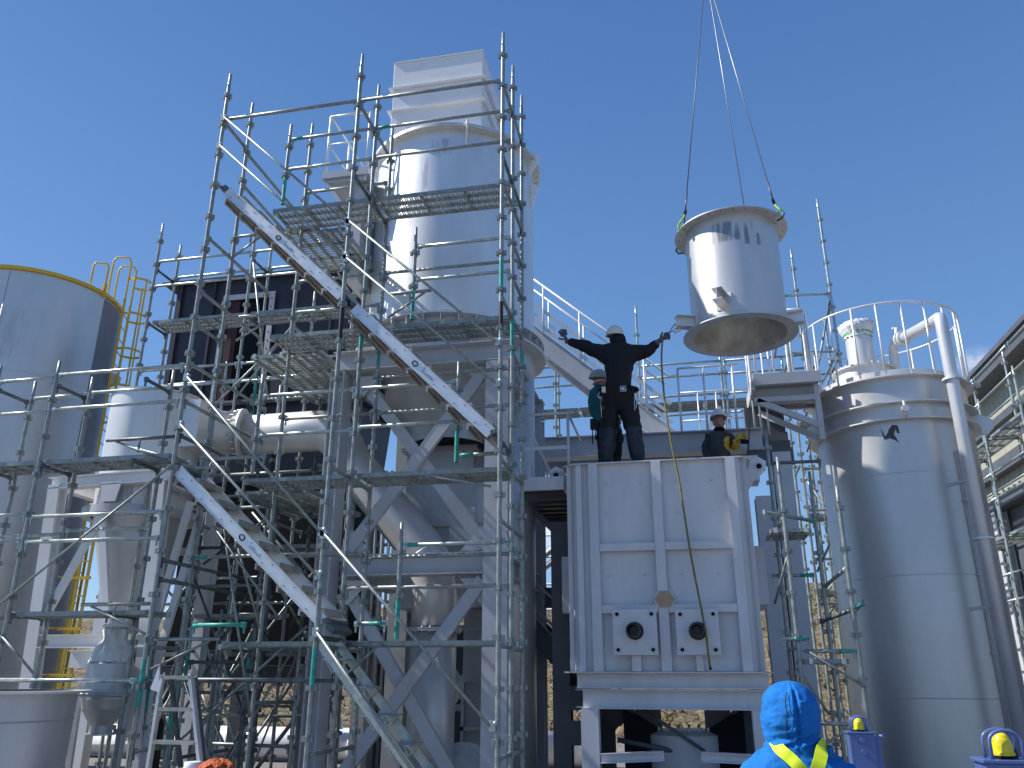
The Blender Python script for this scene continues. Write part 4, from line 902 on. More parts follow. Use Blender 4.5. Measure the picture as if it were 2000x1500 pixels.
# wire slings with clamps
apex = W(1378, -60, y=DC[1])
fl = {'front left': 208, 'front right': 327, 'rear left': 158, 'rear right': 62}
for i, (nm, an) in enumerate(fl.items()):
    a = rad(an); d = V((cos(a), sin(a), 0)); p = V(c)+d*.72+V((0, 0, DZ1))
    q = p+V((0, 0, .2))
    dr = (apex-q).normalized(); q = p+dr*.24
    w = thing('wire_sling', q, 'steel wire rope sling running up from the %s edge of the hanging duct' % nm, 'sling', 'slings holding the duct')
    k = MB(); k.path([q, apex], .0075, 6); k.build('wire_rope', 'rope' if i % 2 == 0 else 'rope2', w)
    k = MB(); k.path([q, q+dr*.35], .011, 8); k.build('ferrule', 'rope', w)
    k = MB(); m0 = q; tn = V((-d.y, d.x, 0)); k.path([m0+tn*.03*cos(x_)+dr*.045*sin(x_) for x_ in [2*pi*j/12 for j in range(12)]], .012, 6, closed=True); k.build('shackle', 'black', w)
    e = thing('lifting_clamp', p, 'lime green lifting clamp biting the %s edge of the top flange' % nm, 'clamp', 'lifting clamps on the hanging duct')
    k = MB(); k.path([q-dr*.03, q-dr*.08+d*.015, p+V((0, 0, .10))+d*.03, p+V((0, 0, .05))+d*.06], .016, 8); k.build('hook_body', 'hookg', e)
    k = MB(); k.path([p+V((0, 0, .06))+d*.06, p+V((0, 0, .0))+d*.09, p+V((0, 0, -.06))+d*.05, p+V((0, 0, -.07))-d*.02], .012, 8); k.box(p.x-.025, p.x+.025, p.y-.025, p.y+.025, p.z+.002, p.z+.04); k.build('jaw', 'dgreen' if i != 0 else 'hookg', e)

# ------------------------------------------------------------ right silo
RC = (3.30, 13.08); RR = 1.10
t = thing('silo', (RC[0], RC[1], 0), 'tall silver silo with a white ring guard rail on top at the right', 'silo')
c = (RC[0], RC[1], 0)
k = MB(); k.lathe(c, [(RR, 0), (RR, 5.72)], 96)
for z in (4.30, 2.9, 1.35): k.lathe(c, [(RR, z-.008), (RR+.0025, z), (RR, z+.008)], 96)
k.build('shell', 'siloR', t)
k = MB(); k.lathe(c, [(RR, 5.70), (RR+.10, 5.70), (RR+.10, 5.72), (RR-.05, 5.72)], 96); k.lathe(c, [(RR-.05, 5.72), (RR-.05, 5.84), (RR-.1, 5.86), (0, 5.95)], 96)
k.build('roof', 'silver', t)
k = MB()
for z in (5.30, 5.05): k.lathe(c, [(RR, z), (RR+.11, z), (RR+.11, z+.018), (RR, z+.018)], 96)
k.build('stiffener_ring', 'silver', t)
for an in (-100, 195, -15):
    a = rad(an); d = V((cos(a), sin(a), 0)); tn = V((-d.y, d.x, 0)); p = V((RC[0], RC[1], 5.07))+d*RR; k = MB(); k.prism([p-tn*.02, p-tn*.02+d*.16+V((0, 0, -.1)), p-tn*.02+d*.26+V((0, 0, 0)), p-tn*.02+d*.26+V((0, 0, .13)), p-tn*.02+d*.1+V((0, 0, .24)), p-tn*.02+V((0, 0, .2))], tn*.04)
    if an == -100: continue
    k.build('lifting_lug', 'silver', t)
k = MB(); a = rad(-94); p = V((RC[0]+1.22*cos(a), RC[1]+1.22*sin(a), 5.18)); k.tube(p, p+V((0, -.05, 0)), .05, 14); k.tube(p+V((0, 0, -.12)), p+V((0, 0, .12)), .02, 8); k.build('eye', 'silver', t)
k = MB(); zr = 6.86
k.path([V((RC[0]+(RR+.07)*cos(rad(q)), RC[1]+(RR+.07)*sin(rad(q)), zr)) for q in range(-170, 150, 5)], .017, 8)
for q in range(-170, 150, 17):
    k.tube((RC[0]+(RR+.07)*cos(rad(q)), RC[1]+(RR+.07)*sin(rad(q)), 5.72), (RC[0]+(RR+.07)*cos(rad(q)), RC[1]+(RR+.07)*sin(rad(q)), zr), .015, 8)
k.path([V((RC[0]+(RR+.07)*cos(rad(q)), RC[1]+(RR+.07)*sin(rad(q)), 6.3)) for q in range(20, 110, 5)], .012, 8)
k.build('guard_rail', 'rail', t)
vc = V((3.0, 13.0, 0)); k = MB(); k.lathe(vc, [(.42, 5.9), (.42, 6.14)], 48); k.lathe(vc, [(.42, 6.14), (.47, 6.14), (.47, 6.165), (0, 6.18)], 48); bolts(k, vc, .445, 6.12, 28, .01, .07)
k.lathe(vc, [(.2, 6.17), (.2, 6.85)], 40); k.build('vent', 'silver', t)
k = MB(); vs = []; n_ = 36; prof = [(0, 7.04), (.17, 7.03), (.27, 6.97), (.25, 6.88), (.205, 6.80), (.215, 6.74)]
for (r, z) in prof: vs += [vc+V(((r+r*.09*sin(j*2.9+z*9))*cos(2*pi*j/n_), (r+r*.09*sin(j*2.9+z*9))*sin(2*pi*j/n_), z+.012*sin(j*3.7))) for j in range(n_)]
k.add(vs, [(i*n_+j, i*n_+(j+1) % n_, (i+1)*n_+(j+1) % n_, (i+1)*n_+j) for i in range(5) for j in range(n_)], 0, True)
k.lathe(vc, [(.222, 6.80), (.222, 6.825)], 36, 1); k.build('plastic_cap', ['plastic', 'greenb'], t)
# flat dark shapes on the shell just under the rings
k = MB()
def shell_pt(q, z, o=.003): return V((RC[0]+(RR+o)*cos(rad(q)), RC[1]+(RR+o)*sin(rad(q)), z))
poly1 = [(-111, 4.95), (-110, 4.86), (-107.5, 4.85), (-106, 4.88), (-107, 4.78), (-109.5, 4.78)]
for (qs) in (((-111.5, 4.98), (-109, 4.84), (-106.3, 4.90), (-106.3, 4.80), (-110, 4.79)), ((-106.5, 4.92), (-103, 5.0), (-99.5, 4.98), (-99, 4.87), (-100.5, 4.86), (-101.5, 4.93), (-103, 4.86), (-100.3, 4.72), (-102.8, 4.77), (-106, 4.80))):
    k.add([shell_pt(q, z) for q, z in qs], [tuple(range(len(qs)))])
k.build('dark_mark', mat('dark_grey_mark', (.06, .06, .07), 0, .6, .2), t)
# outlet pipe of the right silo
t = thing('down_pipe', (4.2, 11.9, 0), 'bright silver pipe bending over the right silo rail and running down its side', 'pipe')
def bez(a, b, c_, d, n=10): return [a*(1-s)**3+b*3*s*(1-s)**2+c_*3*s*s*(1-s)+d*s**3 for s in [i/n for i in range(n+1)]]
pt = W(1815, 616, y=12.0); pe = W(1850, 690, y=11.75)
q0 = W(1765, 660, y=12.7); q1 = W(1820, 630, y=12.0)
k = MB(); low = V((pe.x, pe.y, 0))
k.path([q0, q1]+bez(q1, q1+(q1-q0).normalized()*.22, V((pe.x, pe.y, q1.z+.05)), V((pe.x, pe.y, q1.z-.28)))[1:]+[low], .085, 24); k.build('pipe_run', M_.setdefault('pipes', mat('pale_silver_pipe', (.66, .67, .70), .35, .36, .06, 3)), t)
k = MB()
for z in (q1.z-1.0, 3.3): k.lathe((pe.x, pe.y, 0), [(.085, z), (.13, z), (.13, z+.03), (.085, z+.03)], 28)
dq = (q1-q0).normalized(); k.path([q0-dq*.02, q0+dq*.02], .12, 24); k.path([q0-dq*.10, q0-dq*.06], .12, 24)
k.build('flange', 'rail', t)
k = MB(); k.path([q0-dq*.02, q0-dq*.14]+bez(q0-dq*.14, q0-dq*.26, V(q0-dq*.34)-V((0, 0, .05)), V(q0-dq*.34)-V((0, 0, .22)))[1:]+[V(q0-dq*.34)-V((0, 0, .75))], .07, 20); k.tube(q0-dq*.16+V((0, 0, .05)), q0-dq*.16+V((0, 0, .22)), .03, 10); k.tube(q0-dq*.16+V((-.06, -.0, .22)), q0-dq*.16+V((.06, 0, .22)), .015, 8); k.build('valve_elbow', 'rail', t)
k = MB()
for z in (4.1, 2.45): k.bar((pe.x-.05, pe.y, z), (pe.x-.42, 12.4, z), .05, .04)
k.build('pipe_bracket', 'silver', t)
t = thing('cable_conduit', (3.9, 12.1, 0), 'thin vertical conduit clipped to the right silo beside the big pipe', 'conduit')
k = MB(); a = rad(-60); p = V((RC[0]+(RR+.03)*cos(a), RC[1]+(RR+.03)*sin(a), 0)); k.tube(p, p+V((0, 0, 4.6)), .013, 8); k.build('tube', 'silver_dull', t)
k = MB()
for z in (3.9, 2.9, 1.9, 1.0): k.bar(p+V((-.05, 0, z)), p+V((.05, 0, z)), .03, .02)
k.build('clip', 'silver_dull', t)

# ------------------------------------------------------------ walkways behind the furnace
t = thing('walkway', (-.2, 12.5, 4.9), 'long light grey beam walkway with white guard rails behind the workers', 'walkway')
k = MB(); k.ibeam((-2.25, 12.5, 5.03), (1.30, 12.5, 5.0), .26, .34, .016); k.build('edge_beam', 'frame', t)
k = MB(); k.ibeam((-2.25, 13.5, 5.03), (1.3, 13.5, 5.0), .2, .3, .016); k.box(-2.2, 1.3, 12.64, 13.4, 5.12, 5.14); k.build('floor', 'frame', t)
k = MB()
for x in (.12, .42, .72, 1.02, 1.3): k.tube((x, 13.4, 5.14), (x, 13.4, 6.15), .014, 8)
for z in (6.15, 5.65): k.tube((.12, 13.4, z), (1.3, 13.4, z), .014, 8)
k.box(.1, 1.3, 13.39, 13.4, 5.15, 5.26); k.build('rear_rail', 'rail', t)
k = MB()
for px in (1325, 1375, 1432): x = W(px, 750, y=12.45).x; k.tube((x, 12.45, 5.19), (x, 12.45, 6.24), .019, 8)
x0, x1 = W(1325, 750, y=12.45).x, W(1445, 750, y=12.45).x
k.tube((x0, 12.45, 6.24), (x1, 12.45, 6.24), .019, 8); k.build('guard_rail', 'rail', t)
k = MB(); k.box(-.02, 1.15, 11.9, 12.3, 4.25, 4.62); k.build('box_girder', 'furnace', t)
k = MB()
for (a_, b_) in (((1210, 885), (1283, 850)), ((1250, 885), (1300, 860)), ((1377, 852), (1405, 795))):
    p, q = W(a_[0], a_[1], y=12.9), W(b_[0], b_[1], y=12.9); k.bar(p, q, .07, .06)
k.build('strut', 'rail', t)
# inclined stair walkway
t = thing('sloping_stair', (-.9, 12.2, 5.1), 'steep grey steel stair with white hand rails sloping down behind the outstretched worker', 'stair')
for y in (12.75, 13.35):
    a_, b_ = W(1020, 640, y=12.75), W(1322, 866, y=12.75); a_.y = b_.y = y
    k = MB(); k.ibeam(a_, b_, .08, .30, .012); k.build('stringer', 'furnace', t)
a0, b0 = W(1020, 640, y=12.75), W(1322, 866, y=12.75)
k = MB()
for i in range(14):
    p = a0.lerp(b0, (i+.5)/14); k.box(p.x-.12, p.x+.12, 12.79, 13.31, p.z+.02, p.z+.05)
k.build('tread', 'frame', t)
for y, dz in ((12.75, 0), (13.35, 0)):
    k = MB(); up = V((0, 0, 1.05))
    def Q(u, h_): p = a0.lerp(b0, u); return V((p.x, y, p.z+h_))
    k.path([Q(-.05, 1.10), Q(.98, 1.10), Q(.98, 1.10)+V((.12, 0, 0))] if y < 13 else [Q(-.05, 1.1), Q(.95, 1.1)], .018, 8)
    for u in (.02, .15, .40, .62, .82): k.tube(Q(u, .14), Q(u, 1.10), .017, 8)
    if y < 13: k.bar(Q(-.05, .62), Q(.98, .62), .012, .06); k.bar(Q(-.05, .30), Q(.98, .30), .012, .06)
    else: k.bar(Q(-.05, .62), Q(.95, .62), .01, .05)
    k.build('hand_rail', 'rail', t)
# guard rail on the platform left of the furnace
t = thing('side_platform', (-1.65, 10.8, 3.8), 'grey platform with handrail between the tower frame and the furnace, dark underneath', 'platform')
k = MB(); k.box(-2.0, -1.42, 10.1, 11.9, 3.90, 3.92); k.box(-2.0, -1.42, 10.06, 10.098, 3.83, 4.0); k.build('floor', 'furnace', t)
k = MB()
for y in (10.4, 10.7, 11.0, 11.3, 11.6): k.ibeam((-2.0, y, 3.83), (-1.42, y, 3.83), .08, .12, .01)
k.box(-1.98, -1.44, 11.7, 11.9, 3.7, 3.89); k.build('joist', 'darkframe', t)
k = MB(); k.bar((-1.95, 11.0, 3.72), (-1.42, 11.0, 3.2), .1, .08); k.bar((-1.6, 11.3, 3.7), (-1.42, 11.3, 2.4), .06, .05); k.build('brace', 'darkframe', t)
k = MB()
xr = W(1109, 820, y=10.5).x; k.tube((xr, 10.5, 3.92), (xr, 10.5, 4.98), .02, 8); k.tube((-2.05, 10.5, 4.98), (xr+.1, 10.5, 4.98), .02, 8); k.tube((xr, 10.5, 4.98), (xr, 11.9, 4.98), .018, 8)
k.bar((-2.05, 10.5, 4.50), (xr, 10.5, 4.50), .01, .05); k.bar((-2.05, 10.5, 4.08), (xr, 10.5, 4.08), .01, .05)
for x in (-1.95, -1.75): k.tube((x, 10.8, 3.92), (x, 10.8, 4.35), .014, 8)
k.tube((-2.0, 10.6, 4.9), (-1.6, 10.9, 4.0), .018, 8); k.build('guard_rail', 'rail', t)
k = MB(); k.box(-1.42, -1.28, 10.5, 10.52, 4.12, 4.27); k.build('black_plate', 'black', t)
# lower stair and steelwork below that platform
t = thing('lower_stair', (-1.4, 11.3, 0), 'dark stair stringers and landing beam low between the tower frame and the furnace', 'stair')
k = MB(); k.ibeam((-1.9, 11.4, 2.62), (-1.3, 11.4, 2.62), .14, .26, .012); k.build('landing_beam', 'darkframe', t)
for y in (11.3, 12.1):
    k = MB(); k.ibeam((-2.1, y, 2.25), (-.9, y, 1.05), .1, .26, .012); k.build('stringer', 'darkframe', t)
k = MB(); k.tube((-2.0, 11.25, 2.45), (-.9, 11.25, 1.45), .02); k.tube((-2.0, 11.25, 2.8), (-1.2, 11.25, 2.1), .02); k.tube((-1.45, 11.25, 1.7), (-1.45, 11.25, 2.5), .018); k.build('hand_rail', 'frame', t)
k = MB()
for i in range(7): k.box(-2.0+.17*i, -1.8+.17*i, 11.36, 12.04, 2.12-.17*i, 2.15-.17*i)
k.build('tread', 'darkframe', t)
# distant inclined white pipes seen in the same gap
t = thing('inclined_conveyor', (-1.9, 14.5, 3), 'pale inclined twin-pipe gallery seen low between tower and furnace', 'conveyor')
k = MB()
for dz in (0, .22): k.tube((-3.0, 15, 3.1+dz), (-.8, 15, 4.75+dz), .055, 12)
k.build('pipe_run', 'rail', t)
k = MB()
for z in (2.3, 2.75, 3.2, 3.7, 4.1): k.tube((-2.8, 15.2, z), (-.9, 15.2, z), .02)
for x in (-2.3, -1.9, -1.5): k.tube((x, 15.2, 1.9), (x, 15.2, 4.4), .02)
k.bar((-2.6, 15.1, 3.2), (-1.3, 15.1, 2.2), .04, .05); k.bar((-2.6, 15.1, 2.1), (-1.3, 15.1, 3.2), .04, .05); k.build('lattice', 'frame', t)

# right hand bracket platform with stair underside
t = thing('high_platform', (1.7, 12.3, 4.6), 'grey bracketed platform with white rail posts between the hanging duct and right silo', 'platform')
k = MB(); k.box(1.24, 2.18, 12.15, 13.2, 5.80, 5.83); k.box(1.22, 2.2, 12.10, 12.149, 5.76, 5.93); k.box(1.19, 1.239, 12.15, 13.2, 5.7, 5.9); k.build('floor', 'frame', t)
k = MB(); 
for y in (12.4, 12.75, 13.1): k.ibeam((1.25, y, 5.72), (2.2, y, 5.72), .08, .14, .01)
k.build('joist', 'frame', t)
k = MB(); k.bar((1.26, 12.25, 5.55), (2.12, 12.25, 5.12), .06, .09); k.bar((1.35, 12.9, 5.55), (2.1, 12.5, 5.0), .08, .09); k.bar((2.13, 12.25, 5.75), (2.13, 12.25, 4.9), .07, .08); k.bar((1.22, 12.25, 5.56), (2.1, 12.25, 5.56), .06, .08); k.build('bracket', 'frame', t)
k = MB()
st = [(1.12, 12.3, 5.60), (1.08, 12.3, 5.4), (1.03, 12.3, 4.7)]
k.box(1.06, 1.72, 12.45, 12.62, 4.62, 4.86); k.box(1.08, 1.72, 12.62, 12.8, 4.86, 5.02); k.box(1.10, 1.72, 12.8, 13.0, 5.02, 5.2); k.box(1.12, 1.72, 13.0, 13.2, 5.2, 5.69); k.add([(1.05, 12.35, 4.6), (1.06, 12.35, 4.86), (1.2, 12.2, 5.75), (1.1, 12.2, 5.1)], [(0, 1, 2, 3)]); k.build('stair_underside', 'darkframe', t)
k = MB(); zr = 6.90
for (x, y) in ((1.28, 12.2), (1.55, 12.2), (1.83, 12.2), (1.24, 12.6), (1.24, 13.1), (2.1, 12.2), (1.6, 13.15), (1.9, 13.15)):
    k.tube((x, y, 5.84), (x, y, zr), .016, 8)
k.tube((1.24, 12.2, zr), (1.24, 13.15, zr), .016, 8); k.bar((1.24, 12.2, 6.62), (1.83, 12.2, 6.62), .01, .05); k.tube((1.24, 13.15, zr), (2.1, 13.15, zr), .016, 8)
p = W(1565, 603, y=12.2); k.path([V((p.x-.25, 12.2, p.z)), p, V((p.x+.02, 12.2, 5.85))], .02, 8); k.build('guard_rail', 'rail', t)
k = MB()
for (px) in (1460, 1472, 1486): 
    a_ = W(px, 690, y=12.6); k.tube(a_, V((a_.x, 12.6, 5.1)), .016, 8)
k.build('stair_rail', 'rail', t)
for (px, zt, lb) in ((1505, 4.1, 'stout pale column just right of the furnace, the left one of a pair'), (1548, 4.75, 'stout pale column just right of the furnace, the right one of a pair')):
    p = W(px, 1100, y=12.4); t = thing('steel_column', (p.x, 12.4, 0), lb, 'column'); k = MB(); k.ibeam((p.x, 12.4, 0), (p.x, 12.4, zt), .26, .26, .014, (0, 1, 0)); k.build('post', 'frame', t)

# scaffold beside the furnace, right
R = Scaffold('galvanised scaffold standing between the furnace and the right silo', (1.45, 9.6, 0))
R.post(1.145, 9.59, 0, 4.0, off=.22); R.post(1.735, 9.52, 0, 3.62, off=.22); R.post(1.145, 10.5, 0, 4.6, off=.3); R.post(1.60, 10.4, 0, 4.0, off=.3)
for (a_, b_, m_) in (((.92, 9.65, 3.38), (1.60, 10.4, 3.38), 'galv'), ((.95, 10.5, 4.15), (1.8, 10.5, 4.15), 'galvdark'), ((1.0, 10.45, 2.75), (1.55, 10.45, 2.75), 'galv'),
                     ((.95, 9.56, 1.98), (1.30, 9.56, 1.99), 'galv'), ((1.15, 9.6, 1.86), (1.74, 9.52, 1.86), 'galv'), ((1.735, 9.52, 2.72), (1.6, 10.4, 2.6), 'galv'), ((1.5, 10.3, 2.2), (1.735, 9.52, 2.28), 'galvdark'), ((1.735, 9.52, 2.28), (1.85, 9.3, 2.35), 'galv'),
                     ((1.145, 9.59, 3.3), (1.145, 10.5, 3.3), 'galv'), ((1.145, 9.59, 1.9), (1.145, 10.5, 1.9), 'galv'), ((1.145, 9.6, 1.15), (1.735, 9.52, 1.15), 'galv')):
    R.pipe(a_, b_, m=m_, ends=2 if m_ == 'galv' else None)
R.deck(1.0, 1.45, 9.75, 10.4, 3.2); R.deck(1.2, 1.65, 9.62, 10.4, 1.78)
for (a_, b_) in (((1.25, 9.55, 1.85), (1.76, 9.5, 1.5)), ((1.2, 10.4, 1.7), (1.5, 10.4, 1.2)), ((1.15, 9.6, 2.9), (1.0, 10.1, 2.4)), ((1.2, 9.56, .9), (1.7, 9.5, 1.2))): R.pipe(a_, b_, 'diagonal_brace', r=.014, wedge=False)
# scaffold tower behind the silo
U = Scaffold('slender galvanised scaffold tower rising behind the high platform and right silo', (2.6, 14.6, 0))
for (x, y, z1) in ((2.92, 14.17, 10.1), (2.06, 14.06, 9.0), (2.36, 14.3, 9.15), (2.06, 15.0, 7.3), (2.92, 15.0, 8.0), (2.36, 15.0, 6.5), (3.3, 14.2, 7.0)): U.post(x, y, 0, z1, off=.2, m='galv2')
for (x0, x1, z) in ((2.06, 2.92, 8.12), (2.06, 2.92, 7.0), (2.06, 2.92, 6.58), (2.92, 3.6, 6.55), (2.06, 2.92, 4.9), (2.06, 2.92, 4.2), (2.06, 2.92, 3.4), (2.06, 2.92, 2.7)): U.pipe((x0, 14.1, z), (x1, 14.17, z), m='galv2')
for z in (7.9, 6.9, 5.0, 4.0): U.pipe((2.06, 14.06, z), (2.06, 15.0, z), 'transom'); U.pipe((2.92, 14.17, z), (2.92, 15.0, z), 'transom')
for (a_, b_) in (((2.9, 14.2, 8.0), (2.4, 14.2, 6.2)), ((2.06, 14.2, 8.0), (1.85, 14.3, 7.0)), ((2.1, 14.1, 5.6), (2.9, 14.1, 7.0)), ((2.1, 14.1, 3.2), (2.9, 14.1, 4.6)), ((2.9, 14.4, 3.3), (2.1, 14.4, 4.9)), ((2.9, 14.9, 6.9), (2.3, 14.9, 5.4)), ((2.06, 14.5, 2.7), (2.92, 14.5, 3.6)), ((2.1, 14.4, 2.4), (2.9, 14.4, 3.3))):
    U.pipe(a_, b_, 'diagonal_brace', r=.02, wedge=False, m='galv')
for z in (4.15, 2.9, 5.75, 1.8): U.deck(2.12, 2.86, 14.2, 14.7, z)
# scaffold far behind the walkway
F_ = Scaffold('distant galvanised scaffold rails and deck seen behind the sloping stair', (0, 15, 0))
yb = 15.0
for (px, zt_px) in ((1084, 700), (1090, 708), (1241, 597), (1413, 700), (1405, 690)):
    p = W(px, zt_px, y=yb if px != 1090 else 15.6); F_.post(p.x, p.y, 0, p.z, off=.3, m='galv2')
for py in (720, 738, 778-20): 
    p = W(1040, py, y=yb); F_.pipe((p.x-.5, yb, p.z), (p.x+1.0, yb, p.z), m='galv2')
pa = W(1241, 705, y=yb)
for py in (712, 737, 775, 812): 
    z = W(1300, py, y=yb).z; F_.pipe((W(1241, py, y=yb).x, yb, z), (W(1413, py, y=yb).x, yb, z), m='galv2'); F_.pipe((W(1413, py, y=yb).x, yb, z), (W(1600, py, y=yb).x, yb, z), m='galv')
z = W(1100, 797, y=yb).z
for i in range(7): F_.deck(-3.0+1.2*i+.03, -1.8+1.2*i-.03, yb+.05, yb+.55, z)
z = W(1100, 905, y=yb).z; F_.pipe((-3, yb, z), (-.6, yb, z)); F_.pipe((-.6, yb, z), (1.0, yb, z))

# ------------------------------------------------------------ far right building
t = thing('building', (7.2, 19, 0), 'long beige corrugated building with a dark roof line at the right edge', 'building')
def wall_z(yy): return 8.0+(yy-17)*.0
k = MB(); 
n_ = 300; vs = []
for i in range(n_+1):
    y = 11+24*i/n_; x = 7.15+(.03 if i % 4 in (1, 2) else 0); vs += [(x, y, 5.2), (x, y, 7.75)]
k.add(vs, [(2*i, 2*i+1, 2*i+3, 2*i+2) for i in range(n_)]); k.box(7.25, 14, 11, 35, 0, 7.7); k.build('corrugated_wall', 'beige', t)
k = MB()
for z, h_, w_ in ((7.86, .22, .4), (6.95, .16, .12), (6.0, .3, .14), (5.25, .25, .2)): k.box(7.1-w_, 7.14, 11, 35, z-h_/2, z+h_/2)
k.build('girt', 'darkframe', t)
k = MB(); k.box(6.6, 14, 10.9, 35.1, 7.98, 8.08); k.build('roof', 'darkframe', t)
k = MB()
for y in (13, 16.5, 20, 23.5, 27, 31): k.ibeam((7.0, y, 0), (7.0, y, 5.1), .25, .25, .014, (1, 0, 0))
k.build('column', 'frame', t)
k = MB(); k.box(7.18, 7.2, 11, 35, 0, 5.1); k.build('lower_wall', 'darkframe', t)
k = MB()
for i in range(3):
    for j in range(3): k.box(7.14, 7.17, 17.2+.35*i, 17.5+.35*i, 1.75+.32*j, 2.02+.32*j)
k.build('window', 'frame', t)
N = Scaffold('galvanised scaffold with several decks along the beige building at the right edge', (6.3, 17, 0))
for y in (12.6, 14.4, 16.2, 18.0, 19.8, 21.6):
    for x in (5.7, 6.3): N.post(x, y, 0, 7.6 if (x > 6) == (y < 19) else 6.6, off=.1, m='galv2')
ys = (12.6, 14.4, 16.2, 18.0, 19.8, 21.6)
for y0, y1 in zip(ys, ys[1:]):
    for z in (7.0, 6.5, 5.15, 4.7, 3.35, 2.9): N.pipe((5.7, y0, z), (5.7, y1, z), m='galv2')
    for z in (5.15, 6.6): N.pipe((6.3, y0, z), (6.3, y1, z), m='galv')
    for z in (5.85, 4.05): N.deck(5.76, 6.24, y0+.05, y1-.05, z)
for y in ys:
    for z in (5.8, 4.0): N.pipe((5.7, y, z), (6.3, y, z), 'transom')

# ------------------------------------------------------------ ground level things
t = thing('ground_pipe', (-7, 16.5, .3), 'bright white horizontal pipeline low behind the plant', 'pipeline')
k = MB(); k.path([(-14, 16.5, .34), (-1.85, 16.5, .32)], .30, 28); k.build('pipe_run', 'pipew', t)
for x in (-11.6, -9.2, -6.6, -3.6, -1.9):
    k = MB(); k.path([(x, 16.5, .33), (x+.05, 16.5, .33)], .36, 28); k.build('flange', 'pipew', t)
    k = MB(); k.box(x-.1, x+.1, 16.4, 16.6, 0, .1); k.build('support', 'frame', t)
k = MB(); k.path(bez(V((-10.4, 15.6, .2)), V((-10.4, 15.6, 1.1)), V((-9.9, 16.2, .7)), V((-9.5, 16.45, .4))), .2, 20); k.build('elbow', 'pipew', t)
t = thing('machine_cowl', (-7.2, 16.2, 0), 'low blue and white machine cowl on the white pipeline', 'cowl')
k = MB(); k.path([V((-7.2+.42*cos(rad(q)), 16.2, .62+.42*sin(rad(q)))) for q in range(0, 181, 15)], .06, 10); k.box(-7.62, -7.2, 16.18, 16.25, .25, .62); k.build('cowl', 'white', t)
t = thing('step_ladder', (-4.9, 7.6, 0), 'folding aluminium stepladder standing low in front of the left scaffold posts', 'ladder')
p0 = W(325, 1318, y=9.3)
def sl(px, py): return W(px, py, y=7.4)
for (a_, b_, nm) in (((318, 1318), (290, 1500), 'front_leg'), ((372, 1315), (392, 1500), 'front_leg')):
    k = MB(); a1 = sl(*a_); b1 = sl(*b_); k.bar(a1, b1+(b1-a1)*.5, .03, .055, (0, 1, 0)); k.build(nm, 'alu', t)
for dx in (0, .32):
    k = MB(); a1 = sl(322, 1322)+V((dx*.8, .1, 0)); k.bar(a1, V((a1.x, 8.2, 0)), .03, .04, (0, 1, 0)); k.build('rear_leg', 'galvdark', t)
for (py, xa, xb) in ((1322, 322, 374), (1384, 313, 378), (1448, 304, 384)):
    k = MB(); a1, b1 = sl(xa, py), sl(xb, py); k.box(a1.x, b1.x, 7.35, 7.45, a1.z-.02, a1.z+.012); k.build('step', 'tread', t)
k = MB(); a1 = sl(312, 1335); k.prism([a1+V((-.06, -.05, -.05)), a1+V((.0, -.05, .16)), a1+V((.02, -.05, .02)), a1+V((.06, -.05, .10)), a1+V((.04, -.05, -.08))], (0, .02, 0)); k.build('hinge_plate', 'white', t)
# white tank lids and orange cloth along the bottom edge
t = thing('tank_lid', (-2.3, 7.0, .5), 'white domed tank lid peeping over the bottom edge below the tower', 'tank')
p = W(905, 1508, y=6.9); k = MB(); k.lathe((p.x, 6.9, p.z-.12), [(0, .14), (.12, .13), (.21, .08), (.22, .0), (.22, -.5)], 40); k.build('dome', 'pipew', t)
t = thing('drum', (-4.2, 7.2, 0), 'pale round drum lid beside the orange cloth on the bottom edge', 'drum')
p = W(375, 1500, y=7.1); k = MB(); k.lathe((p.x, 7.1, p.z-.09), [(0, .1), (.16, .08), (.30, .0), (.30, -.6)], 40); k.tube((p.x+.03, 7.05, p.z-.03), (p.x+.03, 7.05, p.z+.055), .07, 20); k.build('lid', 'white', t)
p = W(425, 1497, y=7.0); k = MB(); vs = []; n_ = 28; m_ = 10
for i in range(m_+1):
    for j in range(n_):
        a = pi*.5*i/m_; r = sin(a)*(1+.18*sin(j*1.7+i)); vs.append(p+V((.16*r*cos(2*pi*j/n_), .14*r*sin(2*pi*j/n_), .10*cos(a)+.02*sin(j*2.1+i*1.3)-.05)))
k.add(vs, [(i*n_+j, (i+1)*n_+j, (i+1)*n_+(j+1) % n_, i*n_+(j+1) % n_) for i in range(m_) for j in range(n_)], 0, True)
tag(k.build('orange_cloth', 'orange', loc=p-V((0, 0, .06))), 'crumpled orange cloth bundle on the bottom edge at the left', 'cloth')

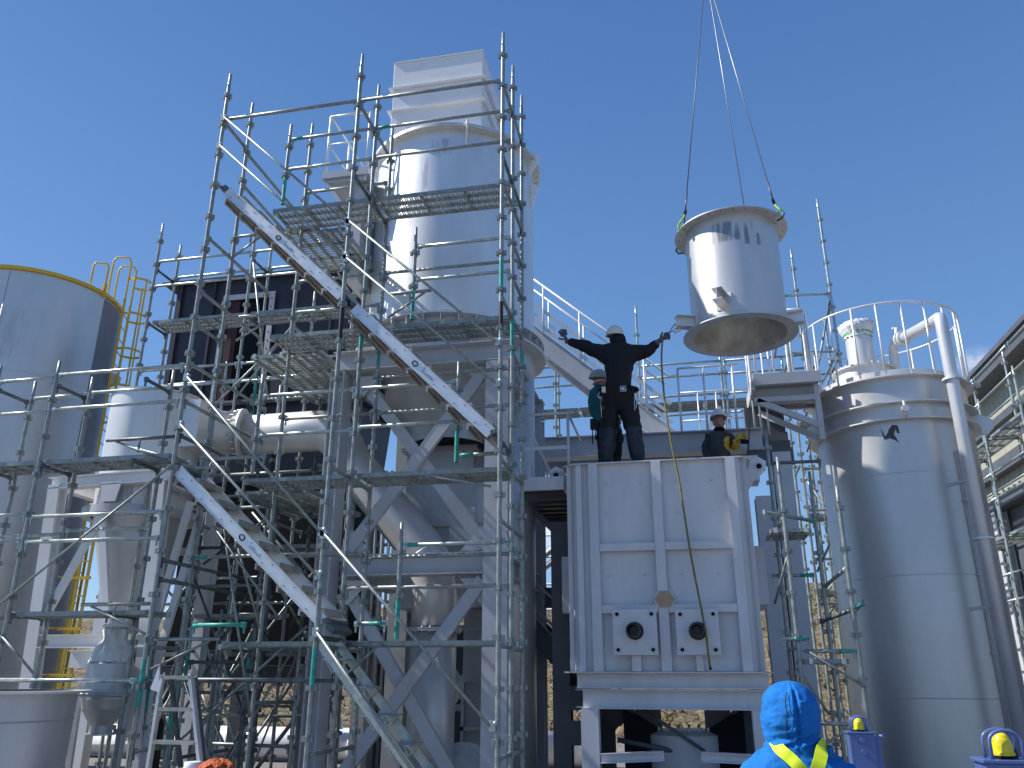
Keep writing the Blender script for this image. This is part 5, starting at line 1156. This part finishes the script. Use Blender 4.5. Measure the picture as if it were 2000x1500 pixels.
def jack(p, s, label):
    """blue lifting machine with caged yellow beacon; p = centre of the beacon base, s = scale"""
    t = thing('lifting_machine', (p.x, p.y, 0), label, 'machine', 'blue lifting machines with beacons')
    k = MB(); k.box(p.x-.11*s, p.x+.11*s, p.y-.08*s, p.y+.1*s, 0, p.z-.005); k.box(p.x-.125*s, p.x+.125*s, p.y-.09*s, p.y+.11*s, p.z-.005, p.z+.012*s)
    k.box(p.x+.11*s, p.x+.17*s, p.y-.04*s, p.y+.06*s, 0, p.z-.03*s); k.build('body', 'violet', t, .004)
    k = MB()
    for dx, dz in ((.0, -.06), (.0, -.16)): k.tube((p.x+dx*s, p.y-.105*s, p.z+dz*s), (p.x+dx*s, p.y-.08*s, p.z+dz*s), .025*s, 12)
    k.tube((p.x+.17*s, p.y, p.z-.03*s), (p.x+.21*s, p.y, p.z-.03*s), .02*s, 10); k.build('knob', 'violet', t)
    k = MB(); k.lathe((p.x, p.y, p.z+.012*s), [(.05*s, 0), (.05*s, .015*s)], 20); k.build('lamp_base', 'black', t)
    k = MB(); k.lathe((p.x, p.y, p.z+.027*s), [(.050*s, 0), (.051*s, .012*s), (.046*s, .014*s), (.045*s, .045*s), (.041*s, .070*s), (.030*s, .090*s), (.015*s, .100*s), (0, .103*s)], 24); k.build('beacon_lens', 'lampy', t)
    for dy in (-.055, .045):
        k = MB(); y = p.y+dy*s; k.path([V((p.x-.07*s, y, p.z+.01*s)), V((p.x-.07*s, y, p.z+.09*s))]+[V((p.x-.07*s*cos(q), y, p.z+.09*s+.05*s*sin(q))) for q in [rad(15*i) for i in range(1, 12)]]+[V((p.x+.07*s, y, p.z+.09*s)), V((p.x+.07*s, y, p.z+.01*s))], .009*s, 8); k.build('guard_bar', 'violet', t)
jack(W(1679, 1431, y=7.2), .82, 'blue lifting machine with a small caged yellow beacon just right of the hooded person')
jack(W(1963, 1487, y=4.6), .98, 'nearer blue lifting machine with a large caged yellow beacon in the bottom right corner')

# ------------------------------------------------------------ people
GROW = 1.14
def skin(chains, subdiv=3, smooth=True):
    """chains: list of (list of (point, radius), parent index or None) -> evaluated mesh verts/faces"""
    me = bpy.data.meshes.new('tmp'); vs = []; es = []; rs = []; roots = []
    idx = {}
    for ch in chains:
        prev = None
        for item in ch:
            if isinstance(item, str): prev = idx[item]; continue
            nm, p, r = item
            vs.append(p); rs.append(r); i = len(vs)-1
            if nm: idx[nm] = i
            if prev is None: roots.append(i)
            else: es.append((prev, i))
            prev = i
    me.from_pydata([tuple(v) for v in vs], es, []); o = bpy.data.objects.new('tmp', me); col.objects.link(o)
    o.modifiers.new('s', 'SKIN'); sk = me.skin_vertices[0].data
    for i, r in enumerate(rs):
        g_ = GROW if (r if isinstance(r, (int, float)) else r[0]) > .04 else 1.08
        sk[i].radius = (r*g_, r*g_) if isinstance(r, (int, float)) else (r[0]*g_, r[1]*g_)
        sk[i].use_root = i in roots
    o.modifiers[0].use_smooth_shade = True
    m = o.modifiers.new('d', 'SUBSURF'); m.levels = subdiv; m.render_levels = subdiv
    dg = bpy.context.evaluated_depsgraph_get(); dg.update(); ev = o.evaluated_get(dg); m2 = ev.to_mesh()
    V2 = [v.co.copy() for v in m2.vertices]; F2 = [list(p.vertices) for p in m2.polygons]; ev.to_mesh_clear()
    bpy.data.objects.remove(o, do_unlink=True); bpy.data.meshes.remove(me)
    return V2, F2
def segd(p, a, b):
    ab = b-a; t_ = max(0, min(1, (p-a).dot(ab)/max(ab.length_squared, 1e-9))); return (p-(a+ab*t_)).length
def head_mesh(k, c, mt, mi, s=1.0, face=True):
    n_, m_ = 26, 20; vs = []
    for i in range(m_+1):
        a = pi*i/m_
        for j in range(n_):
            th = 2*pi*j/n_; x, y, z = sin(a)*cos(th), sin(a)*sin(th), cos(a)
            w_ = .076*(1-.22*max(0, -z)**1.5); d_ = .095*(1-.12*max(0, -z))
            p = V((x*w_, y*d_, z*.118))
            if face and y > 0:
                p.y += .026*math.exp(-((x/.16)**2)-(((z+.12)/.22)**2)); p.y += .010*math.exp(-((x/.3)**2)-(((z+.55)/.12)**2)); p.y += .012*math.exp(-((x/.35)**2)-(((z+.85)/.15)**2))
                p.y -= .010*math.exp(-(((abs(x)-.38)/.15)**2)-(((z-.05)/.12)**2)); p.y += .008*math.exp(-(((abs(x)-.35)/.3)**2)-(((z-.25)/.1)**2))
            vs.append(c+mt @ (p*s))
    k.add(vs, [(i*n_+j, (i+1)*n_+j, (i+1)*n_+(j+1) % n_, i*n_+(j+1) % n_) for i in range(m_) for j in range(n_)], mi, True)
    for sx in (-1, 1): k.sphere(c+mt @ (V((sx*.078, -.005, -.005))*s), V((.012, .02, .032))*s, 10, 8, mi, mt)
def figure(name, label, chains, regions, mats, headinfo=None):
    """regions: (a, b, material index, bias)"""
    Vv, Ff = skin(chains); k = MB(); mi = []
    hand_r = [r for r in regions if mats[r[2]] in ('gloveg', 'glovey')]
    for i, p in enumerate(Vv):
        if min([segd(p, r[0], r[1]) for r in hand_r]+[9]) > .10:
            Vv[i] = p+V((noise.noise(p*9), noise.noise(p*9+V((7, 0, 0))), noise.noise(p*9+V((0, 9, 0)))*.4))*.022+V((0, 0, 0))+V((noise.noise(p*22), noise.noise(p*22+V((3, 0, 0))), 0))*.010
    for f in Ff:
        c_ = sum((Vv[i] for i in f), V((0, 0, 0)))/len(f); best = min(regions, key=lambda r: segd(c_, r[0], r[1])-r[3]); mi.append(best[2])
    k.add(Vv, Ff, 0, True); k.m = mi
    if headinfo: head_mesh(k, headinfo[0], headinfo[1], headinfo[2], headinfo[3], headinfo[4])
    base = V((sum(v.x for v in Vv)/len(Vv), sum(v.y for v in Vv)/len(Vv), min(v.z for v in Vv)))
    t = thing('person', base, label, 'person'); k.build('body', mats, t); return t
def helmet(t, c, mt, m, s=1.0):
    k = MB(); vs = []; n_, m_ = 32, 9
    for i in range(m_+1):
        a = pi/2*i/m_
        for j in range(n_):
            th = 2*pi*j/n_; rdg = 1+.03*max(0, cos(th*2-pi))*0
            vs.append(c+mt @ (V((.112*sin(a)*cos(th), .138*sin(a)*sin(th), .012+.118*cos(a)+.006*(abs(cos(th)) < .2 and i < m_-1)))*s))
    k.add(vs, [(i*n_+j, (i+1)*n_+j, (i+1)*n_+(j+1) % n_, i*n_+(j+1) % n_) for i in range(m_) for j in range(n_)], 0, True)
    vs = []
    for (q, dz) in ((1.0, .012), (1.07, .004), (1.07, -.006), (.98, -.004)):
        for j in range(n_):
            th = 2*pi*j/n_; br = q*(1+(.16*max(0, sin(th))**3 if q > 1 else 0)); vs.append(c+mt @ (V((.112*br*cos(th), .138*br*sin(th), dz))*s))
    k.add(vs, [(i*n_+j, (i+1)*n_+j, (i+1)*n_+(j+1) % n_, i*n_+(j+1) % n_) for i in range(3) for j in range(n_)], 0, True)
    k.build('helmet', m, t)
def hand(wrist, d, side, curl, palm_n, s=1.0, r=.0095, spread=.22):
    """finger chains: d = pointing direction, side = thumb direction, palm_n = direction the fingers curl to"""
    d, side, pn = d.normalized(), side.normalized(), palm_n.normalized(); out_ = []
    out_.append([(None, wrist-d*.05, (.034*s, .030*s)), (None, wrist-d*.01, (.032*s, .026*s)), (None, wrist+d*.045*s, (.036*s, .02*s)), (None, wrist+d*.085*s, (.034*s, .016*s))])
    for i, (o_, l) in enumerate(((.030, .072), (.010, .080), (-.010, .075), (-.029, .06))):
        b_ = wrist+d*.082*s+side*o_*s; dd = (d+side*spread*(.75-.5*i)).normalized()
        p1 = b_+dd*l*.45*s; a1 = curl; d2 = (dd*cos(a1)+pn*sin(a1)).normalized(); p2 = p1+d2*l*.35*s; d3 = (dd*cos(a1*1.8)+pn*sin(a1*1.8)).normalized(); p3 = p2+d3*l*.3*s
        out_.append([(None, b_-dd*.02*s, r*s), (None, p1, r*s), (None, p2, r*.92*s), (None, p3, r*.8*s)])
    b_ = wrist+d*.03*s+side*.03*s; dd = (d*.45+side*.9+pn*.2).normalized()
    out_.append([(None, b_-dd*.01, .012*s), (None, b_+dd*.035*s, .011*s), (None, b_+dd*.035*s+(dd+d*.8).normalized()*.032*s, .0095*s)])
    return out_
def frame_mat(fwd, up=V((0, 0, 1))):
    y = fwd.normalized(); x = y.cross(up).normalized(); z = x.cross(y); return Matrix((x, y, z)).transposed()

# --- worker with outstretched arms, back to the viewer
YW = 10.18; ZT = 4.116
def w(px, py, dy=0): return W(px, py, y=YW+dy)
lf, rf = w(1183, 886), w(1246, 884); lf.z = rf.z = ZT
hipc = w(1208, 772); chest = w(1208, 712); neck = w(1207, 672); pel = w(1209, 785)
lsh, rsh = w(1176, 690), w(1240, 690); lel, rel = w(1139, 675), w(1268, 686); lwr, rwr = w(1108, 666, .02), w(1286, 666, -.05)
lhip, rhip = w(1192, 792), w(1226, 792); lkn, rkn = w(1189, 838, -.02), w(1236, 836, -.02)
lank, rank = V((lf.x, YW+.02, ZT+.10)), V((rf.x, YW+.02, ZT+.10))
lhd, lup = (w(1098, 650)-lwr), None
ch = [[('pel', pel, (.215, .15)), ('waist', w(1208, 757), (.235, .155)), ('chest', chest, (.245, .155)), ('uch', w(1207, 690), (.20, .13)), ('neck', neck, .075), (None, w(1205, 658), .07)],
      ['uch', ('lsh', lsh, .105), (None, lsh.lerp(lel, .5), .088), ('lel', lel, .076), (None, lel.lerp(lwr, .6), .060), ('lwr', lwr, .046)],
      ['uch', ('rsh', rsh, .105), (None, rsh.lerp(rel, .5), .092), ('rel', rel, .078), (None, rel.lerp(rwr, .6), .060), ('rwr', rwr, .046)],
      ['pel', ('lhip', lhip, .135), (None, lhip.lerp(lkn, .5), .125), ('lkn', lkn, .102), (None, lkn.lerp(lank, .35), .100), ('lank', lank, .085), ('ltoe', lank+V((-.01, .04, -.055)), .05), (None, lank+V((-.02, .17, -.06)), .042)],
      ['pel', ('rhip', rhip, .135), (None, rhip.lerp(rkn, .5), .125), ('rkn', rkn, .104), (None, rkn.lerp(rank, .35), .100), ('rank', rank, .085), ('rtoe', rank+V((.01, .02, -.055)), .05), (None, rank+V((.06, .15, -.06)), .042)]]
ch += hand(lwr+V((-.01, 0, .01)), V((-.35, .05, .95)), V((-.95, 0, -.35)), .12, V((0, -1, 0)), 1.15, .0135)
ch += hand(rwr+V((.01, 0, 0)), V((.75, -.1, .45)), V((-.2, -.8, .5)), 1.15, V((.2, .7, -.5)), 1.2, .0135)
reg = [(pel, w(1208, 757), 1, .05), (w(1208, 752), chest, 0, .06), (chest, neck, 0, .06), (lsh, lel, 0, 0), (lel, lwr, 0, 0), (rsh, rel, 0, 0), (rel, rwr, 0, 0), (lhip, lkn, 1, 0), (lkn, lank, 2, 0), (rhip, rkn, 1, 0), (rkn, rank, 2, 0),
       (lank, lank+V((0, .15, -.06)), 2, .02), (rank, rank+V((0, .15, -.06)), 2, .02), (lwr, lwr+V((-.05, 0, .16)), 3, .012), (rwr, rwr+V((.1, 0, .07)), 3, .012)]
hc = w(1203, 660, .02)
t = figure('person', 'worker in black workwear on top of the furnace, back turned, both arms stretched out wide', ch, reg, ['navy', 'trous', 'boot', 'gloveg', 'skin'], (hc, frame_mat(V((-.05, 1, .1))), 4, 1.0, True))
helmet(t, w(1201, 655, .0), frame_mat(V((-.1, 1, .18))), 'helmet', 1.06)
k = MB(); k.sphere(w(1207, 668, -.02), V((.115, .115, .12)), 20, 12); k.sphere(w(1209, 684, -.12), V((.125, .085, .10)), 20, 12); k.sphere(w(1208, 678, -.06), V((.14, .10, .07)), 20, 10)
k.v = [p_+V((noise.noise(p_*14), noise.noise(p_*14+V((5, 0, 0))), 0))*.016 for p_ in k.v]; k.build('hood', 'navy', t)
k = MB(); c_ = w(1208, 763); k.path([c_+V((.245*cos(rad(q)), .188*sin(rad(q)), .012*sin(rad(q*2)))) for q in range(0, 360, 15)], .026, 8, closed=True); bl = k.build('tool_belt', 'black', t)
p = w(1217, 759, -.225); k = MB(); k.path([p+V((.035, 0, .035)), p+V((-.035, 0, .035)), p+V((-.035, 0, -.035)), p+V((.035, 0, -.035))], .008, 6, closed=True); k.box(p.x-.02, p.x+.02, p.y-.004, p.y+.012, p.z-.02, p.z+.02); k.build('buckle', 'steel', bl)
p = w(1180, 760, -.20); k = MB(); k.box(p.x-.03, p.x+.02, p.y-.02, p.y+.03, p.z-.045, p.z+.03); k.build('yellow_pouch', 'helmet', bl)
p = w(1172, 765, -.10); k = MB(); k.path([p, p+V((-.03, 0, -.06)), p+V((.0, 0, -.10)), p+V((.03, 0, -.05))], .012, 6); k.tube(p+V((.0, 0, -.05)), p+V((.01, 0, -.36)), .007, 6); k.tube(p+V((.03, 0, -.05)), p+V((.035, 0, -.3)), .006, 6); k.build('tools', 'steel', bl)
p = w(1243, 765, -.10); k = MB(); k.path([p, p+V((.02, 0, -.06)), p+V((.0, 0, -.14)), p+V((-.02, 0, -.22))], .010, 6); k.tube(p+V((-.03, 0, -.0)), p+V((-.035, 0, -.26)), .008, 6); k.build('tools', 'steel', bl)
k = MB(); k.path([w(1182, 697, -.135), w(1208, 699, -.145), w(1236, 697, -.135)], .004, 5); k.build('back_seam', 'greyj', t)
k = MB(); p = w(1204, 662, -.115); k.box(p.x-.014, p.x+.014, p.y-.004, p.y+.004, p.z-.012, p.z+.012); k.build('helmet_strap', 'galv', t)
HAND = rwr+V((.06, 0, .05))
# tag rope and hook
hk = V(c)*0+V((DC[0], DC[1], 0))+V((cos(rad(196))*(DR+.24), sin(rad(196))*(DR+.24), DZ0+.10))
t = thing('tag_line_hook', HAND, 'steel snap hook and short strap pulled between the worker\'s fist and the hanging duct', 'hook')
k = MB(); mid = HAND.lerp(hk, .55); k.path([HAND-(mid-HAND)*.1, mid], .012, 8); k.build('strap', 'tag', t)
k = MB(); dn = (hk-HAND).normalized(); sd = dn.cross(V((0, 1, 0))).normalized()
k.path([mid, mid+dn*.05+sd*.03, mid+dn*.13+sd*.05, hk+dn*.03+sd*.01, hk-sd*.05, mid+dn*.08-sd*.04, mid+dn*.02], .011, 8, closed=True); k.build('snap_hook', 'steel', t)
k = MB(); k.bar(mid+dn*.04-sd*.045, mid+dn*.13-sd*.055, .03, .035, (0, 1, 0)); k.build('hook_sleeve', 'white', t)
rp = [HAND, W(1292, 700, y=10.08), W(1296, 760, y=10.0), W(1303, 820, y=9.9), W(1314, 880, y=9.84), W(1325, 930, y=9.83), W(1336, 1000, y=9.83), W(1347, 1070, y=9.83), W(1360, 1140, y=9.8), W(1370, 1190, y=9.74), W(1379, 1240, y=9.72), W(1383, 1275, y=9.73), W(1387, 1303, y=9.74)]
def spline(ps, n=6):
    o_ = []
    for i in range(len(ps)-1):
        a_, b_, c2, d_ = ps[max(0, i-1)], ps[i], ps[i+1], ps[min(len(ps)-1, i+2)]
        for s_ in range(n):
            u = s_/n; o_.append(.5*((2*b_)+(c2-a_)*u+(2*a_-5*b_+4*c2-d_)*u*u+(3*b_-a_-3*c2+d_)*u**3))
    return o_+[ps[-1]]
k = MB(); k.path(spline(rp), .012, 8); k.tube(rp[-1], rp[-1]+V((.004, 0, -.03)), .014, 8, mi=1)
tag(k.build('tag_rope', ['tag', 'black'], loc=rp[-1]), 'yellow and black rope hanging down over the furnace front from the worker\'s hand', 'rope')

# --- worker in teal jacket behind him
Y2 = 10.75
def w2(px, py, dy=0): return W(px, py, y=Y2+dy)
fz = ZT; f1, f2 = w2(1180, 885), w2(1200, 885); f1.z = f2.z = fz+.08
ch = [[('pel', w2(1181, 812), (.17, .14)), ('wa', w2(1178, 800), (.18, .15)), ('ch', w2(1174, 778), (.20, .15)), ('uc', w2(1172, 766), (.17, .13)), ('nk', w2(1171, 757), .06), (None, w2(1172, 748), .055)],
      ['uc', ('ls', w2(1160, 772), .075), (None, w2(1157, 788, -.03), .07), ('le', w2(1160, 806, -.05), .06), (None, w2(1172, 818, -.15), .05), ('lw', w2(1186, 822, -.2), .04)],
      ['uc', ('rs', w2(1190, 772), .075), ('re', w2(1200, 795), .06), ('rw', w2(1205, 812, -.1), .04)],
      ['pel', ('lh', w2(1174, 822), .10), ('lk', w2(1178, 850, -.12), .085), ('la', f1, .07), (None, f1+V((-.02, -.12, -.03)), .05)],
      ['pel', ('rh', w2(1192, 822), .10), ('rk', w2(1205, 848, -.12), .085), ('ra', f2, .07), (None, f2+V((.02, -.12, -.03)), .05)]]
ch += hand(w2(1186, 822, -.2), V((1, -.2, -.2)), V((0, 0, 1)), .7, V((0, -1, -.2)), .95)
ch += hand(w2(1205, 812, -.1), V((.4, -.2, -.8)), V((0, -1, 0)), .5, V((-1, 0, 0)), .95)
reg = [(w2(1181, 812), w2(1180, 805), 1, .05), (w2(1178, 800), w2(1171, 757), 0, .07), (w2(1160, 772), w2(1160, 806, -.05), 0, 0), (w2(1160, 806, -.05), w2(1186, 822, -.2), 0, 0), (w2(1190, 772), w2(1205, 812, -.1), 0, 0),
       (w2(1174, 822), w2(1178, 850, -.12), 1, .02), (w2(1178, 850, -.12), f1, 1, .02), (w2(1192, 822), w2(1205, 848, -.12), 1, .02), (w2(1205, 848, -.12), f2, 1, .02), (w2(1189, 823, -.22), w2(1200, 824, -.25), 2, .01), (w2(1206, 815, -.1), w2(1210, 830, -.12), 2, .01)]
t = figure('person', 'worker in teal jacket and grey helmet stooping behind the worker with outstretched arms', ch, reg, ['teall', 'trous', 'gloveg', 'skin'], (w2(1172, 745), frame_mat(V((.9, -.35, -.1))), 3, 1.0, True))
helmet(t, w2(1168, 739), frame_mat(V((.75, -.45, -.15)), V((-.1, 0, 1))), 'helmg', 1.0)
k = MB(); p = w2(1160, 822, -.12); k.box(p.x-.05, p.x+.05, p.y-.04, p.y+.04, p.z-.12, p.z+.02); k.tube(p+V((-.02, -.04, 0)), p+V((-.02, -.05, -.34)), .009, 6); k.tube(p+V((.02, -.04, 0)), p+V((.02, -.05, -.28)), .008, 6); k.build('tool_pouch', ['boot'], t)
k = MB(); k.path([w2(1180, 765, -.14), w2(1172, 790, -.16), w2(1180, 806, -.14)], .018, 6); k.build('harness_strap', 'trous', t)
k = MB(); c_ = w2(1170, 741, -.02); k.path([c_+V((.088*cos(rad(q)), .10*sin(rad(q)), -.05+.02*cos(rad(q)))) for q in range(0, 360, 30)], .009, 6, closed=True); k.build('chin_strap', 'helmw', t)

# --- worker facing the viewer inside the box
Y3 = 12.05
def w3(px, py, dy=0): return W(px, py, y=Y3+dy)
fl3 = 3.60
ch = [[('pel', w3(1405, 905), (.19, .14)), ('wa', w3(1404, 888), (.22, .15)), ('ch', w3(1405, 866), (.23, .15)), ('uc', w3(1405, 852), (.16, .11)), ('nk', w3(1405, 843), .065), (None, w3(1404, 836), .06)],
      ['uc', ('ls', w3(1386, 855), .082), (None, w3(1382, 870), .07), ('le', w3(1379, 888), .06), ('lw', w3(1390, 900, -.15), .045)],
      ['uc', ('rs', w3(1424, 855), .082), (None, w3(1432, 866, -.03), .07), ('re', w3(1437, 875, -.08), .058), ('rw', w3(1438, 862, -.22), .045)],
      ['pel', ('lh', w3(1397, 915), .1), ('lk', w3(1396, 945), .08), ('la', V((w3(1396, 945).x, Y3, fl3+.08)), .06), (None, V((w3(1396, 945).x, Y3-.14, fl3+.05)), .045)],
      ['pel', ('rh', w3(1412, 915), .1), ('rk', w3(1413, 945), .08), ('ra', V((w3(1413, 945).x, Y3, fl3+.08)), .06), (None, V((w3(1413, 945).x, Y3-.14, fl3+.05)), .045)]]
ch += hand(w3(1437, 861, -.22), V((.8, -.1, .35)), V((-.3, 0, .9)), .8, V((.1, -1, -.2)), 1.15, .0115)
ch += hand(w3(1390, 900, -.15), V((.5, -.6, -.4)), V((.3, 0, .9)), .6, V((0, -1, -.2)), 1.0)
reg = [(w3(1405, 905), w3(1404, 900), 1, .05), (w3(1404, 888), w3(1405, 843), 0, .08), (w3(1386, 855), w3(1379, 888), 0, 0), (w3(1379, 888), w3(1390, 900, -.15), 0, 0), (w3(1424, 855), w3(1437, 875, -.08), 0, 0), (w3(1437, 875, -.08), w3(1437, 866, -.2), 2, .01),
       (w3(1397, 915), w3(1396, 945), 1, .02), (w3(1396, 945), V((w3(1396, 945).x, Y3, fl3)), 1, .02), (w3(1412, 915), w3(1413, 945), 1, .02), (w3(1413, 945), V((w3(1413, 945).x, Y3, fl3)), 1, .02), (w3(1438, 862, -.22), w3(1452, 858, -.25), 2, .03)]
H3 = w3(1404, 826, -.02)
t = figure('person', 'worker with white helmet and yellow gloves looking out from behind the furnace top', ch, reg, ['greyj', 'trous', 'glovey', 'skin'], (H3, frame_mat(V((-.05, -1, .05))), 3, 1.0, True))
helmet(t, w3(1403, 817, -.02), frame_mat(V((-.05, -1, .12))), 'helmw', 1.06)
k = MB(); k.sphere(w3(1405, 839, -.02), V((.085, .085, .05)), 16, 8); k.build('neck_warmer', 'black', t)
k = MB()
for sx in (-.03, .03): k.sphere(H3+V((sx, -.088, .004)), V((.011, .006, .006)), 8, 6)
k.sphere(H3+V((0, -.103, -.062)), V((.022, .006, .006)), 8, 6); k.build('eyes_and_mouth', 'boot', t)
k = MB(); k.tube(w3(1446, 862, -.28), w3(1462, 863, -.28), .035, 12); k.build('power_tool_grip', 'black', t)
for (a_, b_) in (((1393, 848), (1398, 880)), ((1418, 848), (1412, 880))):
    k = MB(); k.path([w3(*a_, -.13), w3(*b_, -.16)], .016, 6); k.build('harness_strap', 'black', t)

# --- hooded person in blue in the foreground, back to the viewer
YB = 3.95
def wb(px, py, dy=0): return W(px, py, y=YB+dy)
HB = wb(1541, 1393)
cbz = wb(1560, 1485)
ch = [[('pel', V((cbz.x, YB, .88)), (.19, .13)), ('wa', V((cbz.x, YB, 1.05)), (.19, .13)), ('ch', V((cbz.x, YB, 1.20)), (.215, .14)), ('uc', wb(1556, 1484), (.16, .11)), ('nk', wb(1548, 1450), .09), (None, wb(1543, 1430), .085)],
      ['uc', ('ls', wb(1506, 1500), .085), (None, wb(1492, 1535), .08), ('le', wb(1470, 1600), .065), ('lw', wb(1480, 1680, .15), .045)],
      ['uc', ('rs', wb(1612, 1500), .085), (None, wb(1628, 1535), .08), ('re', wb(1655, 1600), .065), ('rw', wb(1640, 1680, .15), .045)],
      ['pel', (None, V((cbz.x-.1, YB, .8)), .12), (None, V((cbz.x-.12, YB, .48)), .09), (None, V((cbz.x-.12, YB, .12)), .07), (None, V((cbz.x-.13, YB+.14, .05)), .05)],
      ['pel', (None, V((cbz.x+.1, YB, .8)), .12), (None, V((cbz.x+.12, YB, .48)), .09), (None, V((cbz.x+.12, YB, .12)), .07), (None, V((cbz.x+.13, YB+.14, .05)), .05)]]
ch += hand(wb(1480, 1680, .15), V((0, .1, -1)), V((0, 1, 0)), .4, V((1, 0, 0))); ch += hand(wb(1640, 1680, .15), V((0, .1, -1)), V((0, 1, 0)), .4, V((-1, 0, 0)))
reg = [(V((cbz.x, YB, 1.0)), wb(1543, 1430), 0, .1), (wb(1490, 1492), wb(1470, 1600), 0, 0), (wb(1628, 1490), wb(1655, 1600), 0, 0), (wb(1470, 1600), wb(1480, 1680, .15), 0, 0), (wb(1655, 1600), wb(1640, 1680, .15), 0, 0), (V((cbz.x, YB, .85)), V((cbz.x-.12, YB, .1)), 1, .05), (V((cbz.x, YB, .85)), V((cbz.x+.12, YB, .1)), 1, .05),
       (wb(1481, 1690, .15), wb(1482, 1740, .15), 2, .01), (wb(1639, 1690, .15), wb(1638, 1740, .15), 2, .01)]
t = figure('person', 'person in bright blue hooded jacket with yellow harness straps, back turned, at the bottom edge', ch, reg, ['blue', 'trous', 'gloveg', 'skin'], (HB+V((0, .03, -.01)), frame_mat(V((-.2, 1, .1))), 3, 1.0, True))
# hood: one draped shell with a raised middle seam and folds
k = MB(); n_, m_ = 96, 70; vs = []
top = wb(1538, 1329); bot = wb(1549, 1462)
for i in range(m_+1):
    u = i/m_
    cx = top.lerp(bot, u); 
    wdt = .124*math.sqrt(max(0, 1-(1-min(1, u/.52))**2.2)) if u < .52 else .124-.016*((u-.52)/.48)**1.3
    if u > .86: wdt += .012*sin((u-.86)/.14*pi)
    dep = wdt*1.12
    for j in range(n_):
        th = 2*pi*j/n_; x, y = cos(th), sin(th)
        back = max(0, -y); r = 1+.045*noise.noise(V((x*1.7, y*1.7, u*4)))+.035*noise.noise(V((x*2.5+u*3, y*2.5, u*11)))+.018*noise.noise(V((x*6, y*6, u*22)))
        seam = -.012*math.exp(-((x-.12)/.05)**2)*back*(u > .15)+.010*math.exp(-(((abs(x-.12))-.13)/.07)**2)*back
        fold = .014*sin(u*46+x*5+2*noise.noise(V((x*2, y*2, u*3))))*max(0, u-.58)*2.2
        vs.append(V((cx.x+x*wdt*r, cx.y+y*(dep*r+seam+fold), cx.z+.012*x*(u > .3))))
k.add(vs, [(i*n_+j, (i+1)*n_+j, (i+1)*n_+(j+1) % n_, i*n_+(j+1) % n_) for i in range(m_) for j in range(n_)], 0, True)
k.build('hood', 'blue', t)
k = MB(); vs = []; n_, m_ = 72, 26; yt = wb(1549, 1442); yb_ = wb(1560, 1516)
for i in range(m_+1):
    u = i/m_; wx = .105+.145*math.sin(min(1, u*1.0)*pi/2)**1.9; wy = .115+.05*u; cx = yt.lerp(yb_, u)
    for j in range(n_):
        th = 2*pi*j/n_; x, y = cos(th), sin(th); r = 1+.03*noise.noise(V((x*2, y*2, u*4)))+.02*noise.noise(V((x*4, y*4, u*9)))+.010*sin(th*9+u*6)*(1-u)
        e_ = abs(x)**1.0; vs.append(V((cx.x+x*wx*r, cx.y+y*wy*r-.01, cx.z+.014*noise.noise(V((x*3, y*3, u*6))))))
k.add(vs, [(i*n_+j, i*n_+(j+1) % n_, (i+1)*n_+(j+1) % n_, (i+1)*n_+j) for i in range(m_) for j in range(n_)], 0, True); k.build('jacket_yoke', 'blue', t)
k = MB(); k.path(spline([wb(1537, 1352, -.115), wb(1533, 1368, -.135), wb(1537, 1392, -.148), wb(1536, 1415, -.142), wb(1538, 1440, -.13)]), .0022, 5); k.build('hood_seam', 'boot', t)
def strap(pts, wd, nm, m_):
    k = MB(); pts = spline(pts, 5); n_ = len(pts); vs = []
    for i, p in enumerate(pts):
        tt = (pts[min(i+1, n_-1)]-pts[max(i-1, 0)]).normalized(); nn = V((0, -1, 0)); sd = tt.cross(nn).normalized()*wd/2
        vs += [p-sd, p+sd, p+sd+nn*.006, p-sd+nn*.006]
    k.add(vs, [(4*i+a_, 4*i+(a_+1) % 4, 4*i+4+(a_+1) % 4, 4*i+4+a_) for i in range(n_-1) for a_ in range(4)]); return k.build(nm, m_, t)
strap([wb(1512, 1447, -.04), wb(1522, 1462, -.145), wb(1545, 1482, -.175), wb(1562, 1500, -.185), wb(1585, 1530, -.17)], .048, 'harness_strap', 'hiviz')
strap([wb(1612, 1450, -.02), wb(1606, 1463, -.14), wb(1602, 1482, -.17), wb(1597, 1500, -.18), wb(1590, 1530, -.17)], .050, 'harness_strap', 'hiviz')
